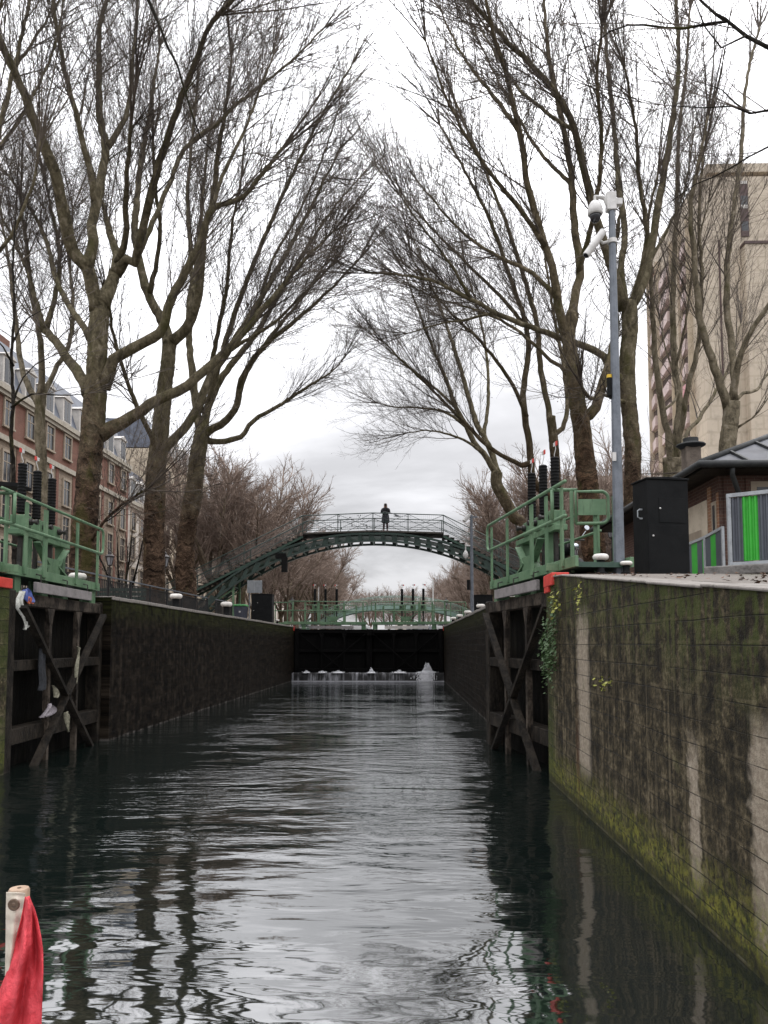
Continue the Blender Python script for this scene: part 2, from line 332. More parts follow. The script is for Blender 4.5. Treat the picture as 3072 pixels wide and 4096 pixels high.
# ------------------------------------------------------------------ mesh builder
class MB:
    def __init__(s): s.v = []; s.f = []; s.mi = []; s.cur = 0
    def face(s, *idx): s.f.append(idx); s.mi.append(s.cur)
    def add(s, vs, fs):
        o = len(s.v); s.v.extend(tuple(v) for v in vs)
        for f in fs: s.f.append(tuple(i+o for i in f)); s.mi.append(s.cur)
        return s
    def box(s, x0, x1, y0, y1, z0, z1, m=None):
        vs = [Vector((x, y, z)) for z in (z0, z1) for y in (y0, y1) for x in (x0, x1)]
        if m is not None: vs = [m @ v for v in vs]
        return s.add(vs, [(0, 2, 3, 1), (4, 5, 7, 6), (0, 1, 5, 4), (2, 6, 7, 3), (0, 4, 6, 2), (1, 3, 7, 5)])
    def bar(s, p, q, w, h, up=(0, 0, 1)):
        p = Vector(p); q = Vector(q); d = (q-p).normalized(); u = Vector(up)
        if abs(d.dot(u)) > .98: u = Vector((0, 1, 0)) if abs(d.y) < .9 else Vector((1, 0, 0))
        a = d.cross(u).normalized()*(w/2); b = a.cross(d).normalized()*(h/2)
        vs = [e+sa*a+sb*b for e in (p, q) for sa, sb in ((-1, -1), (1, -1), (1, 1), (-1, 1))]
        return s.add(vs, [(0, 1, 2, 3), (7, 6, 5, 4), (0, 4, 5, 1), (1, 5, 6, 2), (2, 6, 7, 3), (3, 7, 4, 0)])
    def tube(s, pts, rad, n=8, cap=True, jit=0.0, rg=None):
        pts = [Vector(p) for p in pts]; k = len(pts)
        if not isinstance(rad, (list, tuple)): rad = [rad]*k
        o = len(s.v); u = None
        for i, p in enumerate(pts):
            d = (pts[min(i+1, k-1)]-pts[max(i-1, 0)])
            d = d.normalized() if d.length > 1e-9 else Vector((0, 0, 1))
            if u is None:
                u = d.orthogonal().normalized()
            u = (u-d*u.dot(d)); u = u.normalized() if u.length > 1e-6 else d.orthogonal().normalized()
            w = d.cross(u)
            for j in range(n):
                a = 2*math.pi*j/n; r = rad[i]*(1+(rg.uniform(-jit, jit) if jit else 0))
                s.v.append(tuple(p+u*(math.cos(a)*r)+w*(math.sin(a)*r)))
        for i in range(k-1):
            for j in range(n):
                j2 = (j+1) % n; s.face(o+i*n+j, o+i*n+j2, o+(i+1)*n+j2, o+(i+1)*n+j)
        if cap:
            s.f.append(tuple(o+j for j in reversed(range(n)))); s.mi.append(s.cur)
            s.f.append(tuple(o+(k-1)*n+j for j in range(n))); s.mi.append(s.cur)
        return s
    def lathe(s, prof, c=(0, 0, 0), n=20, m=None):
        o = len(s.v); c = Vector(c)
        for r, z in prof:
            for j in range(n):
                a = 2*math.pi*j/n; p = Vector((r*math.cos(a), r*math.sin(a), z))
                if m is not None: p = m @ p
                s.v.append(tuple(c+p))
        for i in range(len(prof)-1):
            for j in range(n):
                j2 = (j+1) % n; s.face(o+i*n+j, o+i*n+j2, o+(i+1)*n+j2, o+(i+1)*n+j)
        s.f.append(tuple(o+j for j in reversed(range(n)))); s.mi.append(s.cur)
        s.f.append(tuple(o+(len(prof)-1)*n+j for j in range(n))); s.mi.append(s.cur)
        return s
    def prism(s, poly, ax, a0, a1):
        """poly: 2-D points; ax: 'x','y' or 'z' the extrusion axis"""
        def P(p, a):
            return (a, p[0], p[1]) if ax == 'x' else ((p[0], a, p[1]) if ax == 'y' else (p[0], p[1], a))
        n = len(poly); vs = [P(p, a0) for p in poly]+[P(p, a1) for p in poly]
        fs = [tuple(range(n))[::-1], tuple(range(n, 2*n))]+[(i, (i+1) % n, n+(i+1) % n, n+i) for i in range(n)]
        return s.add(vs, fs)
    def quad(s, a, b, c, d): return s.add([a, b, c, d], [(0, 1, 2, 3)])
    def build(s, name, mat, parent=None, smooth=False, bevel=0.0, mats=None, auto=None):
        me = bpy.data.meshes.new(name); o = bpy.data.objects.new(name, me); COL.objects.link(o)
        off = Vector((0, 0, 0)); q = parent
        while q is not None: off += q.location; q = q.parent
        me.from_pydata([(a[0]-off.x, a[1]-off.y, a[2]-off.z) for a in s.v], [], s.f)
        for mm in (mats or [mat]): me.materials.append(MT[mm] if isinstance(mm, str) else mm)
        if mats: me.polygons.foreach_set('material_index', s.mi)
        if smooth: me.polygons.foreach_set('use_smooth', [True]*len(me.polygons))
        if auto is not None:
            me.polygons.foreach_set('use_smooth', [True]*len(me.polygons)); me.set_sharp_from_angle(angle=R(auto))
        me.update()
        if parent is not None: o.parent = parent
        if bevel:
            b = o.modifiers.new('bevel', 'BEVEL'); b.width = bevel; b.segments = 2; b.limit_method = 'ANGLE'; b.angle_limit = R(50)
        return o
def tag(o, label=None, cat=None, group=None, kind=None):
    if label: o['label'] = label
    if cat: o['category'] = cat
    if group: o['group'] = group
    if kind: o['kind'] = kind
    return o
def thing(name, label, cat, loc, group=None, rz=0.0):
    o = bpy.data.objects.new(name, None); COL.objects.link(o); o.location = loc; o.rotation_euler = (0, 0, rz)
    o.empty_display_size = .2
    return tag(o, label, cat, group)
def copy_tree(o, parent=None):
    c = o.copy(); COL.objects.link(c); c.parent = parent
    for ch in list(o.children): copy_tree(ch, c)
    return c
def place(proto, loc, rz=0.0, label=None, group=None, scale=1.0):
    c = copy_tree(proto); c.location = loc; c.rotation_euler = (0, 0, rz); c.scale = (scale,)*3
    if label: c['label'] = label
    if group: c['group'] = group
    return c
def struct(o, kind='structure'): o['kind'] = kind; return o
def arc(c, r, a0, a1, n, plane='xz'):
    out = []
    for i in range(n+1):
        a = R(a0+(a1-a0)*i/n); p, q = r*math.cos(a), r*math.sin(a)
        out.append(Vector((c[0]+p, c[1], c[2]+q)) if plane == 'xz' else Vector((c[0]+p, c[1]+q, c[2])))
    return out
# ------------------------------------------------------------------ world and light
w = bpy.data.worlds.new('World'); sc.world = w; w.use_nodes = True
wt = w.node_tree; wt.nodes.clear()
def WN(ty, **k):
    n = wt.nodes.new(ty)
    for a, v in k.items(): setattr(n, a, v)
    return n
L = wt.links.new
SUN_EL, SUN_AZ = 38.0, 25.0
sky = WN('ShaderNodeTexSky', sky_type='NISHITA', sun_disc=False, sun_elevation=R(SUN_EL), sun_rotation=R(SUN_AZ))
tcs = WN('ShaderNodeTexCoord'); sep = WN('ShaderNodeSeparateXYZ'); L(tcs.outputs['Generated'], sep.inputs[0])
zc = WN('ShaderNodeMath', operation='MAXIMUM'); L(sep.outputs[2], zc.inputs[0]); zc.inputs[1].default_value = 0
za = WN('ShaderNodeMath', operation='ADD'); L(zc.outputs[0], za.inputs[0]); za.inputs[1].default_value = .16
dv = WN('ShaderNodeVectorMath', operation='DIVIDE'); cb = WN('ShaderNodeCombineXYZ')
for i in range(3): L(za.outputs[0], cb.inputs[i])
L(tcs.outputs['Generated'], dv.inputs[0]); L(cb.outputs[0], dv.inputs[1])
cn = WN('ShaderNodeTexNoise'); L(dv.outputs[0], cn.inputs['Vector']); cn.inputs['Scale'].default_value = 1.15
cn.inputs['Detail'].default_value = 6; cn.inputs['Roughness'].default_value = .55; cn.inputs['Distortion'].default_value = .3
mr = WN('ShaderNodeMapRange', interpolation_type='SMOOTHSTEP'); L(cn.outputs[0], mr.inputs[0])
mr.inputs[1].default_value = .33; mr.inputs[2].default_value = .66; mr.inputs[3].default_value = .74; mr.inputs[4].default_value = 1.26
lum = WN('ShaderNodeMath', operation='MULTIPLY_ADD'); zp = WN('ShaderNodeMath', operation='POWER'); L(zc.outputs[0], zp.inputs[0]); zp.inputs[1].default_value = 1.5; L(zp.outputs[0], lum.inputs[0]); lum.inputs[1].default_value = 3.7; lum.inputs[2].default_value = .54
pr = WN('ShaderNodeMath', operation='MULTIPLY'); L(lum.outputs[0], pr.inputs[0]); L(mr.outputs[0], pr.inputs[1])
cl = WN('ShaderNodeVectorMath', operation='SCALE'); cl.inputs[0].default_value = (.985, .985, 1.02); L(pr.outputs[0], cl.inputs['Scale'])
bg1 = WN('ShaderNodeBackground'); bg1.inputs[1].default_value = .05; L(sky.outputs[0], bg1.inputs[0])
bg2 = WN('ShaderNodeBackground'); bg2.inputs[1].default_value = 1.0; L(cl.outputs[0], bg2.inputs[0])
mx = WN('ShaderNodeMixShader'); mx.inputs[0].default_value = .92; L(bg1.outputs[0], mx.inputs[1]); L(bg2.outputs[0], mx.inputs[2])
wo = WN('ShaderNodeOutputWorld'); L(mx.outputs[0], wo.inputs[0])
sl = bpy.data.lights.new('sun', 'SUN'); sl.energy = .5; sl.angle = R(25); sl.color = (1, .96, .9)
so = bpy.data.objects.new('sun', sl); COL.objects.link(so); so.location = (0, 0, 60)
so.rotation_euler = (R(90-SUN_EL), 0, R(180-SUN_AZ))
sc.view_settings.view_transform = 'Standard'; sc.view_settings.look = 'None'; sc.view_settings.exposure = .12; sc.view_settings.gamma = 1
try: sc.view_settings.use_curve_mapping = False
except Exception: pass

# ------------------------------------------------------------------ ground, water, lock walls
XR, XL = 2.0, -5.8
def zg(y): return min(2.83, 2.83-.1045*(10.5-y))
b = MB(); b.quad((XL-1.5, -25, 0), (XR+1.5, -25, 0), (XR+1.5, 40.6, 0), (XL-1.5, 40.6, 0)); struct(b.build('water', 'water'))
b = MB(); b.quad((-14, 40.9, 2.35), (10, 40.9, 2.35), (14, 128, 2.35), (-16, 128, 2.35)); struct(b.build('upper_basin_water', 'water'))
def ground_strip(name, xa, xb, rec):
    b = MB(); ys = [-30, -6, 0, 2, 4, 6, 8, 9.5, 10.2, 10.5, 10.8, 11.2, 15.6, 42, 128, 420]
    for i in range(len(ys)-1):
        y0, y1 = ys[i], ys[i+1]; e = xa
        if y0 >= 11.2 and y1 <= 15.6: e = rec
        z0, z1 = zg(max(y0, -6)), zg(max(y1, -6))
        if name.startswith('right'): b.quad((e, y0, z0), (xb, y0, z0), (xb, y1, z1), (e, y1, z1))
        else: b.quad((xb, y0, z0), (e, y0, z0), (e, y1, z1), (xb, y1, z1))
    return struct(b.build(name, 'quay'))
ground_strip('right_quay_ground', XR+.36, 420, XR+.95)
ground_strip('left_quay_ground', XL-.36, -420, XL-1.15)
b = MB(); b.quad((-420, 420, 2.82), (420, 420, 2.82), (900, 2500, 2.8), (-900, 2500, 2.8)); struct(b.build('far_ground', 'asphalt'))
b = MB(); b.quad((-14, 144, 2.825), (10, 144, 2.825), (10, 420, 2.82), (-14, 420, 2.82)); struct(b.build('far_square_ground', 'asphalt'))
b = MB()   # road bridge behind the lock
prof = [(-60, 3.0), (-22, 3.35), (-12, 4.15), (8, 4.15), (18, 3.35), (60, 3.0)]
for (xa, za_), (xb, zb) in zip(prof, prof[1:]):
    b.quad((xa, 129, za_), (xb, 129, zb), (xb, 144, zb), (xa, 144, za_))
    b.quad((xa, 129, za_-1.6), (xb, 129, zb-1.6), (xb, 129, zb), (xa, 129, za_)); b.quad((xa, 144, za_), (xb, 144, zb), (xb, 144, zb-1.6), (xa, 144, za_-1.6))
struct(b.build('road', 'asphalt'))

def wall_mesh(x, y0, y1, side, z0=-.6, dy=.25):
    b = MB(); n = max(1, int((y1-y0)/dy))
    s = 1 if side > 0 else -1
    for i in range(n):
        a, c = y0+(y1-y0)*i/n, y0+(y1-y0)*(i+1)/n
        q = [(x, a, z0), (x, c, z0), (x, c, zg(c)-.014), (x, a, zg(a)-.014)]
        b.quad(*(q if s < 0 else q[::-1]))
    for (yy, fl) in ((y0, 1), (y1, 0)):
        b.quad((x, yy, z0), (x+.9*s, yy, z0), (x+.9*s, yy, zg(yy)-.014), (x, yy, zg(yy)-.014))
    return b
def coping_mesh(x, y0, y1, side, step=1.15, th=.135):
    b = MB(); s = 1 if side > 0 else -1; y = y0; rg = random.Random(int(y0*10+side*3))
    while y < y1-.05:
        e = min(y1, y+step); h = rg.uniform(-.006, .006); ov = rg.uniform(-.008, .008)
        xa, xb = x-.025*s+ov, x+.36*s
        if s < 0: xa, xb = xb, xa
        za, zb = zg(y+.004)+h+.004, zg(e-.004)+h+.004
        vs = [(xa, y+.004, za-th), (xb, y+.004, za-th), (xa, e-.004, zb-th), (xb, e-.004, zb-th), (xa, y+.004, za), (xb, y+.004, za), (xa, e-.004, zb), (xb, e-.004, zb)]
        b.add(vs, [(0, 2, 3, 1), (4, 5, 7, 6), (0, 1, 5, 4), (2, 6, 7, 3), (0, 4, 6, 2), (1, 3, 7, 5)]); y = e
    return b
def lock_wall(label, x, y0, y1, side, mat):
    t = thing('lock_wall', label, 'canal wall', (x, (y0+y1)/2, 0))
    wall_mesh(x, y0, y1, side).build('masonry', mat, t)
    coping_mesh(x, y0, y1, side, 1.15, .022 if y0 < 0 else .07).build('coping', 'coping', t, bevel=.012)
    return t
rw = lock_wall('long mossy stone canal wall with pale lime streaks, nearest wall of the picture', XR, -12, 11.0, 1, 'wall_near')
b = MB(); b.box(1.962, 2.2, 10.4, 11.012, 2.68, 2.845); b.box(1.968, 2.1, 10.7, 11.010, 2.6, 2.68); b.build('painted_corner_stone', 'red_paint', rw, bevel=.01)
lw = lock_wall('mossy wall corner with red painted stone in front of the open gate with plastic bags', XL, -12, 11.2, -1, 'wall_near')
b = MB(); b.box(-6.1, -5.762, 10.6, 11.212, 2.7, 2.845); b.build('painted_corner_stone', 'red_paint', lw, bevel=.01)
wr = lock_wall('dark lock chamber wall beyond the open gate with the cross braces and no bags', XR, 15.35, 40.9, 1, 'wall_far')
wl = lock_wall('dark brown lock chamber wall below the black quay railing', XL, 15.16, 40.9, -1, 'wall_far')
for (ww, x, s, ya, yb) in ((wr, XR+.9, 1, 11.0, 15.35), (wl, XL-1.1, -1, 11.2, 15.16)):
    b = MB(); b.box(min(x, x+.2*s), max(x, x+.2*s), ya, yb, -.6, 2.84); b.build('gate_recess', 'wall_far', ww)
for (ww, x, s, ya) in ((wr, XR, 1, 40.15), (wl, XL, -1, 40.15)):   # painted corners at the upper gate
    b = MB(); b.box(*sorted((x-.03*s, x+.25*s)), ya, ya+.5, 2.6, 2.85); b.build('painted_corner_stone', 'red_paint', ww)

# sill with the water running over it
t = thing('lock_sill', 'low stone sill with water running over it under the closed gates', 'sill', (-1.9, 39.7, 0))
b = MB(); b.box(XL, XR, 39.75, 40.6, -.5, .42); b.build('sill_stone', 'far_planking', t)
b = MB()
rg = random.Random(5); N = 90
for i in range(N):
    for j in range(6):
        pass
rows = [(39.55, -.02), (39.6, .12), (39.64, .25), (39.67, .36), (39.72, .43), (40.0, .45)]
offs = [[(rg.uniform(-.03, .03), rg.uniform(-.012, .012)) for _ in range(N+1)] for _ in rows]
for j, (y, z) in enumerate(rows):
    for i in range(N+1):
        b.v.append((XL+.02+(XR-XL-.04)*i/N, y+offs[j][i][0], z+offs[j][i][1]))
for j in range(len(rows)-1):
    for i in range(N):
        o = j*(N+1)+i; b.face(o, o+1, o+N+2, o+N+1)
b.build('falling_water', 'fall', t, smooth=True)
def jet(u0, u1, h, seed, drop=0):
    """ragged foam thrown up where the gate leaks"""
    b = MB(); rg = random.Random(seed); x0 = (u0-405)/F*40.0; x1 = (u1-405)/F*40.0; N = 60
    pr = [rg.random() for _ in range(12)]
    # a low rounded heap of foam, then the spray above it
    for i in range(N+1):
        tt = i/N; x = x0+(x1-x0)*tt; e = max(0, 1-abs(2*tt-1)**2.2)
        hh = .43+(.02+.13*h*(.3+.7*pr[(i//4) % 12]))*e
        for j, (yy, k) in enumerate(((39.6, 0), (39.72, .7), (39.85, 1), (40.0, .8), (40.2, .2))): b.v.append((x+rg.uniform(-.01, .01), yy, .43+(hh-.43)*k*rg.uniform(.8, 1.1)))
    for i in range(N):
        for j in range(4): o = i*5+j; b.face(o, o+5, o+6, o+1)
    for i in range(int(700*(x1-x0)*h/.3)):
        tt = rg.gauss(.62 if drop else .5, .17); x = x0+(x1-x0)*tt; env = math.exp(-((tt-.62 if drop else tt-.5)/.2)**2)
        z = .46+h*env*(.35+.65*pr[int(tt*37) % 12])*rg.random()**1.6; y = 39.9+rg.gauss(0, .07)
        r = rg.uniform(.006, .02); b.tube([(x, y, z-r*1.5), (x, y, z), (x+rg.uniform(-.01, .01), y, z+r*2)], [r*.4, r, r*.3], 4)
    if drop:
        for i in range(700):
            x = x0+(x1-x0)*rg.gauss(.5, .2); z = rg.random()*.5; r = rg.uniform(.008, .03); y = 39.58+.12*z/.5-rg.random()*.08
            b.tube([(x, y, z-r*3), (x, y, z), (x, y, z+r*2)], [r*.4, r, r*.3], 4)
    return b
for k, (u0, u1, h, dr, lb) in enumerate(((303, 311, .12, 0, 'small patch of white foam at the end of the sill below the dull fender'), (318, 327, .1, 0, 'flat white foam streak beside the smallest leak on the sill'), (332, 345, .12, 0, 'wide low white foam streak under the middle of the gate leaf'),
        (367, 376, .3, 0, 'round white water spout where the two closed gate leaves meet'), (392, 407, .12, 0, 'arched white foam leak between the spout and the big splash'), (416, 434, .8, 1, 'biggest white splash of leaking water rising beside the chamber wall'))):
    o = jet(u0, u1, h, 11+k, dr).build('water_leak', 'foam'); tag(o, lb, 'leaking water', 'leaks at the foot of the gates')

# ------------------------------------------------------------------ lock gate leaves
LG = 4.05
def make_leaf(s, label, planks='planking', beam='beam'):
    """mitre gate leaf: hinge at the origin, running along +X; ribs and walkway rail on side +Y*s"""
    t = thing('lock_gate', label, 'lock gate', (0, 0, 0), 'leaves of the lock gates')
    def Y(y): return y*s
    def bx(b, x0, x1, y0, y1, z0, z1):
        a, c = sorted((Y(y0), Y(y1))); b.box(x0, x1, a, c, z0, z1)
    b = MB(); bx(b, .05, LG-.05, -.14, -.01, -.5, 2.62); b.build('planking', planks, t)
    for z0, z1 in ((2.48, 2.67), (1.48, 1.64), (.38, .62)):
        b = MB(); bx(b, .24, LG-.24, -.005, .24, z0, z1); b.build('cross_beam', beam if z0 > 2 else 'wet_timber', t, bevel=.012)
    for x0, x1, nm in ((0, .24, 'heel_post'), (LG-.24, LG, 'mitre_post')):
        b = MB(); bx(b, x0, x1, -.15, .25, -.5, 2.7); b.build(nm, 'wet_timber', t, bevel=.02)
    for xx in (1.42, 2.62):
        b = MB(); bx(b, xx-.045, xx+.045, .2, .285, -.5, 2.46)
        b.prism([(xx-.14, 2.468), (xx+.14, 2.468), (xx+.046, 2.2), (xx-.046, 2.2)], 'y', *sorted((Y(.245), Y(.287)))); b.build('tie_bar', beam, t)
    for (p, q) in (((.3, 2.45), (2.02, 1.0)), ((2.02, 1.0), (3.75, -.45)), ((3.75, 2.45), (2.02, 1.0)), ((2.02, 1.0), (.3, -.45))):
        b = MB(); d = Vector((q[0]-p[0], 0, q[1]-p[1])).normalized()
        b.bar((p[0], Y(.33), p[1]), (q[0], Y(.33), q[1]), .06, .115, (0, 1, 0)); b.build('diagonal_brace', 'wet_timber', t)
    # walkway
    b = MB(); bx(b, -.5, LG-.25, -.56, .16, 2.93, 3.0); b.build('walkway', 'green_dark', t)
    b = MB(); bx(b, -.55, LG-.245, .165, .21, 2.93, 3.08); bx(b, -.55, LG-.245, -.62, -.565, 2.93, 3.07); bx(b, LG-.24, LG-.21, -.62, .21, 2.93, 3.075)
    b.build('toe_board', 'green', t, bevel=.005)
    for xx in (.5, 1.5, 2.35, LG-.35):
        b = MB(); bx(b, xx-.1, xx+.1, -.1, -.06, 2.68, 2.93); bx(b, xx-.1, xx+.1, .1, .14, 2.68, 2.93); bx(b, xx-.03, xx+.03, -.06, .1, 2.68, 2.93); b.build('support_leg', 'green', t)
    # rails
    yo = .25
    def rail(x0, x1, y, zt, zm, r=.026):
        b = MB(); rr = .12
        pts = [Vector((x0, Y(y), zt))]+[Vector((x1-rr, Y(y), zt-rr))+Vector((rr*math.sin(a), 0, rr*math.cos(a))) for a in [R(10*k) for k in range(0, 10)]] \
            + [Vector((x1-rr, Y(y), zm+rr))+Vector((rr*math.cos(a), 0, -rr*math.sin(a))) for a in [R(10*k) for k in range(0, 10)]] + [Vector((x0, Y(y), zm))]
        b.tube(pts, r, 8); return b
    rail(-.32, LG-.2, yo, 4.14, 3.66).build('handrail', 'green', t, smooth=True)
    rail(.6, LG-.6, -.64, 4.0, 3.6, .022).build('handrail', 'green', t, smooth=True)
    for xx, wd in ((-.1, .08), (.55, .09), (1.25, .13), (2.6, .09), (LG-.42, .075)):
        b = MB(); bx(b, xx-wd/2, xx+wd/2, .211, .238, 2.97, 4.09); b.build('post', 'green', t)
    for xx in (.62, 2.2, 3.4):
        b = MB(); bx(b, xx-.035, xx+.035, -.622, -.597, 2.95, 3.98); b.build('post', 'green', t)
    # paddle gear frame
    b = MB(); bx(b, 1.26, 1.37, -.2, -.04, 3.0, 3.64); bx(b, 2.64, 2.75, -.2, -.04, 3.0, 3.64); bx(b, .85, 2.9, -.22, -.02, 3.64, 3.73); bx(b, .85, 2.9, -.2, -.04, 3.0, 3.07)
    b.build('gear_frame', 'green', t, bevel=.008)
    b = MB()
    for (p, q) in (((1.4, 3.58), (1.82, 3.24)), ((2.62, 3.58), (2.2, 3.24)), ((1.4, 3.08), (1.82, 3.24)), ((2.62, 3.08), (2.2, 3.24))):
        b.bar((p[0], Y(.02), p[1]), (q[0], Y(.02), q[1]), .03, .12, (0, 1, 0))
    b.prism([(1.76, 3.1), (2.26, 3.1), (2.3, 3.36), (1.72, 3.36)], 'y', *sorted((Y(.04), Y(.062))))
    b.build('gusset_plate', 'green', t)
    for k, xx in enumerate((1.1, 1.66, 2.26)):
        g = MB(); bx(g, xx-.13, xx+.13, -.24, 0, 3.735, 3.97); gb = g.build('gear_box', 'green', t, bevel=.012)
        g = MB(); m = Matrix.Translation((xx+.02, Y(.003), 3.87)) @ Matrix.Rotation(R(90*-s), 4, 'X')
        g.lathe([(.055, 0), (.055, .05), (.03, .055), (.03, .11), (.045, .112), (.045, .15)], (0, 0, 0), 12, m); g.build('crank_socket', 'dark_steel', gb, auto=40)
        prof = [(.05, 4.0)]; zz = 4.0
        while zz < 4.83: prof += [(.066, zz+.012), (.075, zz+.026), (.066, zz+.04)]; zz += .052
        prof += [(.05, zz)]
        g = MB(); g.lathe(prof, (xx, Y(-.12), 0), 14); bel = g.build('bellows', 'black_rubber', t, smooth=False)
        g = MB(); g.tube([(xx, Y(-.12), zz), (xx+.02, Y(-.12), zz+.04), (xx-.05, Y(-.12), zz+.12), (xx-.04, Y(-.12), zz+.24)], .007, 6)
        g.build('indicator_wire', 'white_metal', bel, smooth=True)
        g = MB(); g.box(xx-.115, xx-.05, *sorted((Y(-.127), Y(-.113))), zz+.165, zz+.235); g.build('red_plate', 'red_paint', bel)
        g = MB(); g.prism([(xx-.048, zz+.17), (xx+.05, zz+.18), (xx+.035, zz+.205), (xx+.055, zz+.235), (xx-.048, zz+.232)], 'y', *sorted((Y(-.127), Y(-.113)))); g.build('white_plate', 'white_metal', bel)
        g = MB(); bx(g, xx-.035, xx+.035, -.15, -.09, 2.63, 3.73); g.build('paddle_rod', 'dark_steel', t)
    b = MB(); bx(b, .75, 3.1, .27, .33, 2.70, 2.86); b.build('fender_board', 'grey_board', t, bevel=.006)
    for xx in (.95, 2.0, 2.95):
        b = MB(); b.tube([(xx, Y(.3), 2.86), (xx, Y(.3), 2.98), (xx, Y(.22), 3.0)], .011, 6); b.build('fender_hanger', 'dark_steel', t)
    return t
gR = make_leaf(1, 'open lock gate leaf against the mossy wall, cross braced ribs free of bags')
def pose(t, h, tip):
    t.location = (h[0], h[1], 0); t.rotation_euler = (0, 0, math.atan2(tip[1]-h[1], tip[0]-h[0]))
gRf = copy_tree(gR); gRf['label'] = 'closed dark gate leaf across the lock below the bright pale fender board'
pose(gR, (2.42, 11.03), (1.80, 15.0)); pose(gRf, (2.02, 40.6), (-1.9, 41.5))
gL = make_leaf(-1, 'open lock gate leaf hung with plastic bags and rags'); gLf = copy_tree(gL)
gLf['label'] = 'closed dark gate leaf across the lock below the dull grey fender board'
pose(gL, (-6.08, 11.23), (-6.22, 15.1)); pose(gLf, (-5.82, 40.6), (-1.9, 41.5))
for o in list(gRf.children):
    if o.name.startswith('fender_board'):
        o.data = o.data.copy(); o.data.materials[0] = MT['pale_board']; o['label'] = 'bright pale fender board'
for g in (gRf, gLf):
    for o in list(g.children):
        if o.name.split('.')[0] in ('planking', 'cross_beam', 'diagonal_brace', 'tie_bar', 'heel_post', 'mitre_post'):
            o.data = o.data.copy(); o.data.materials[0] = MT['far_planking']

# quay railings at the ends of the near gates
def quay_rail(label, x0, x1, y, panel, end):
    s = 1 if x1 > x0 else -1
    t = thing('quay_railing', label, 'railing', (x0, y, 2.83), 'green railings where gate walkways meet the quay')
    zt, zm = 4.1, 3.66
    b = MB(); xe = x0+.36*s
    b.tube([(x0, y, zt), (xe, y, zt)], .026, 8); b.tube([(x0, y, zm), (x0, y, zt)], .026, 8); b.build('handrail', 'green', t, smooth=True)
    b = MB(); b.box(*sorted((x0-.1*s, x1+.06*s)), y-.02, y+.015, 2.93, 3.04); b.build('toe_board', 'green', t, bevel=.004)
    xs = [x0+.27*s, x0+.6*s, x0+.87*s, x1] if panel else [x0+.3*s, x0+.95*s, x0+1.6*s, x1]
    for i, x in enumerate(xs):
        top = 4.08 if i in (0, len(xs)-1) else (3.75 if panel and i == 1 else 4.0)
        b = MB(); b.box(x-.026, x+.026, y-.05, y-.022, 2.9, top); b.build('post', 'green', t)
    if panel:
        b = MB(); r = .1; xa, xb, za, zb = x0+.32*s, x0+.78*s, 3.6, 4.06
        pts = [Vector((xa, y-.08, za)), Vector((xa, y-.08, zb))]+arc((xb-r, y-.08, zb-r), r, 90, 0, 6)+arc((xb-r, y-.08, za+r), r, 0, -90, 6)+[Vector((xa, y-.08, za))]
        b.tube(pts, .024, 8); fr = b.build('swing_gate', 'green', t, smooth=True)
        b = MB(); b.box(xa+.03, xb-.03, y-.085, y-.075, 3.72, 3.95); b.build('gate_plate', 'green', fr)
    else:
        b = MB(); b.tube([(x0, y, zt), (x1, y, zt)], .026, 8); b.tube([(x0, y, zm), (x1, y, zm)], .022, 8); b.build('handrail', 'green', t, smooth=True)
    return t
quay_rail('green railing with a small swing gate plate beside the white capped bollards', 2.12, 3.04, 11.1, True, 1)
quay_rail('green railing running off from the gate with plastic bags', -5.72, -8.3, 11.1, False, -1)
b = MB(); b.box(2.4, 3.05, 11.15, 11.9, 2.84, 2.90); o = b.build('walkway_landing', 'dark_steel'); tag(o, 'dark metal landing plate between gate walkway and bollards', 'landing plate')
quay_rail('low green railing at the far end of the closed gates beside the small chamber corner', 2.1, 3.2, 40.8, False, 1)
quay_rail('far green railing beside the tall black quay cabinet and the closed gates', -5.9, -7.0, 40.8, False, -1)

# rubbish caught on the left gate
def rag(name, mat, pts, wids, label, cat, seed, th=.012, nx=7, amp=.03):
    """crumpled hanging sheet along a list of points, with a width at each"""
    b = MB(); rg = random.Random(seed); n = len(pts)
    P = [Vector(p) for p in pts]
    for i, p in enumerate(P):
        for j in range(nx):
            a = (j/(nx-1)-.5)*wids[i]
            b.v.append((p.x+amp*rg.uniform(-1, 1)+.05*math.sin(j*2.3+i*.9+seed), p.y+a*.92, p.z+rg.uniform(-1, 1)*amp*.7-abs(a)*.25))
    for i in range(n-1):
        for j in range(nx-1):
            o = i*nx+j; b.face(o, o+1, o+nx+1, o+nx)
    o = b.build(name, mat, None, smooth=True)
    m = o.modifiers.new('solid', 'SOLIDIFY'); m.thickness = th; m2 = o.modifiers.new('sub', 'SUBSURF'); m2.levels = m2.render_levels = 1
    return tag(o, label, cat)
def lp(u, v, d=13.0): p = at(u, v, d); return p
def hang(name, mat, uv, d, wids, label, cat, seed, **k):
    return rag(name, mat, [at(u, v, 4460/(405-u)) for u, v in uv], wids, label, cat, seed, **k)
hang('plastic_bag', 'bag_white', [(22, 590), (19, 598), (20, 606), (26, 614), (26, 624), (24, 629)], 12.2, [.08, .26, .3, .22, .26, .1], 'whitish plastic bag caught at the top of the open gate', 'plastic bag', 3)
hang('plastic_bag', 'bag_blue', [(27, 588), (28, 592), (29, 597), (29, 601)], 12.5, [.14, .3, .3, .16], 'blue plastic bag behind the whitish bag', 'plastic bag', 4)
hang('plastic_scrap', 'bag_orange', [(28.5, 597), (29, 600), (30, 604)], 12.38, [.1, .2, .1], 'orange plastic scrap below the blue bag', 'plastic scrap', 5)
hang('plastic_bag', 'bag_grey', [(50, 704), (49, 707), (47, 711), (44, 714), (43, 716)], 12.85, [.1, .45, .55, .45, .2], 'greyish torn plastic sheet draped over the lower brace', 'plastic bag', 6)
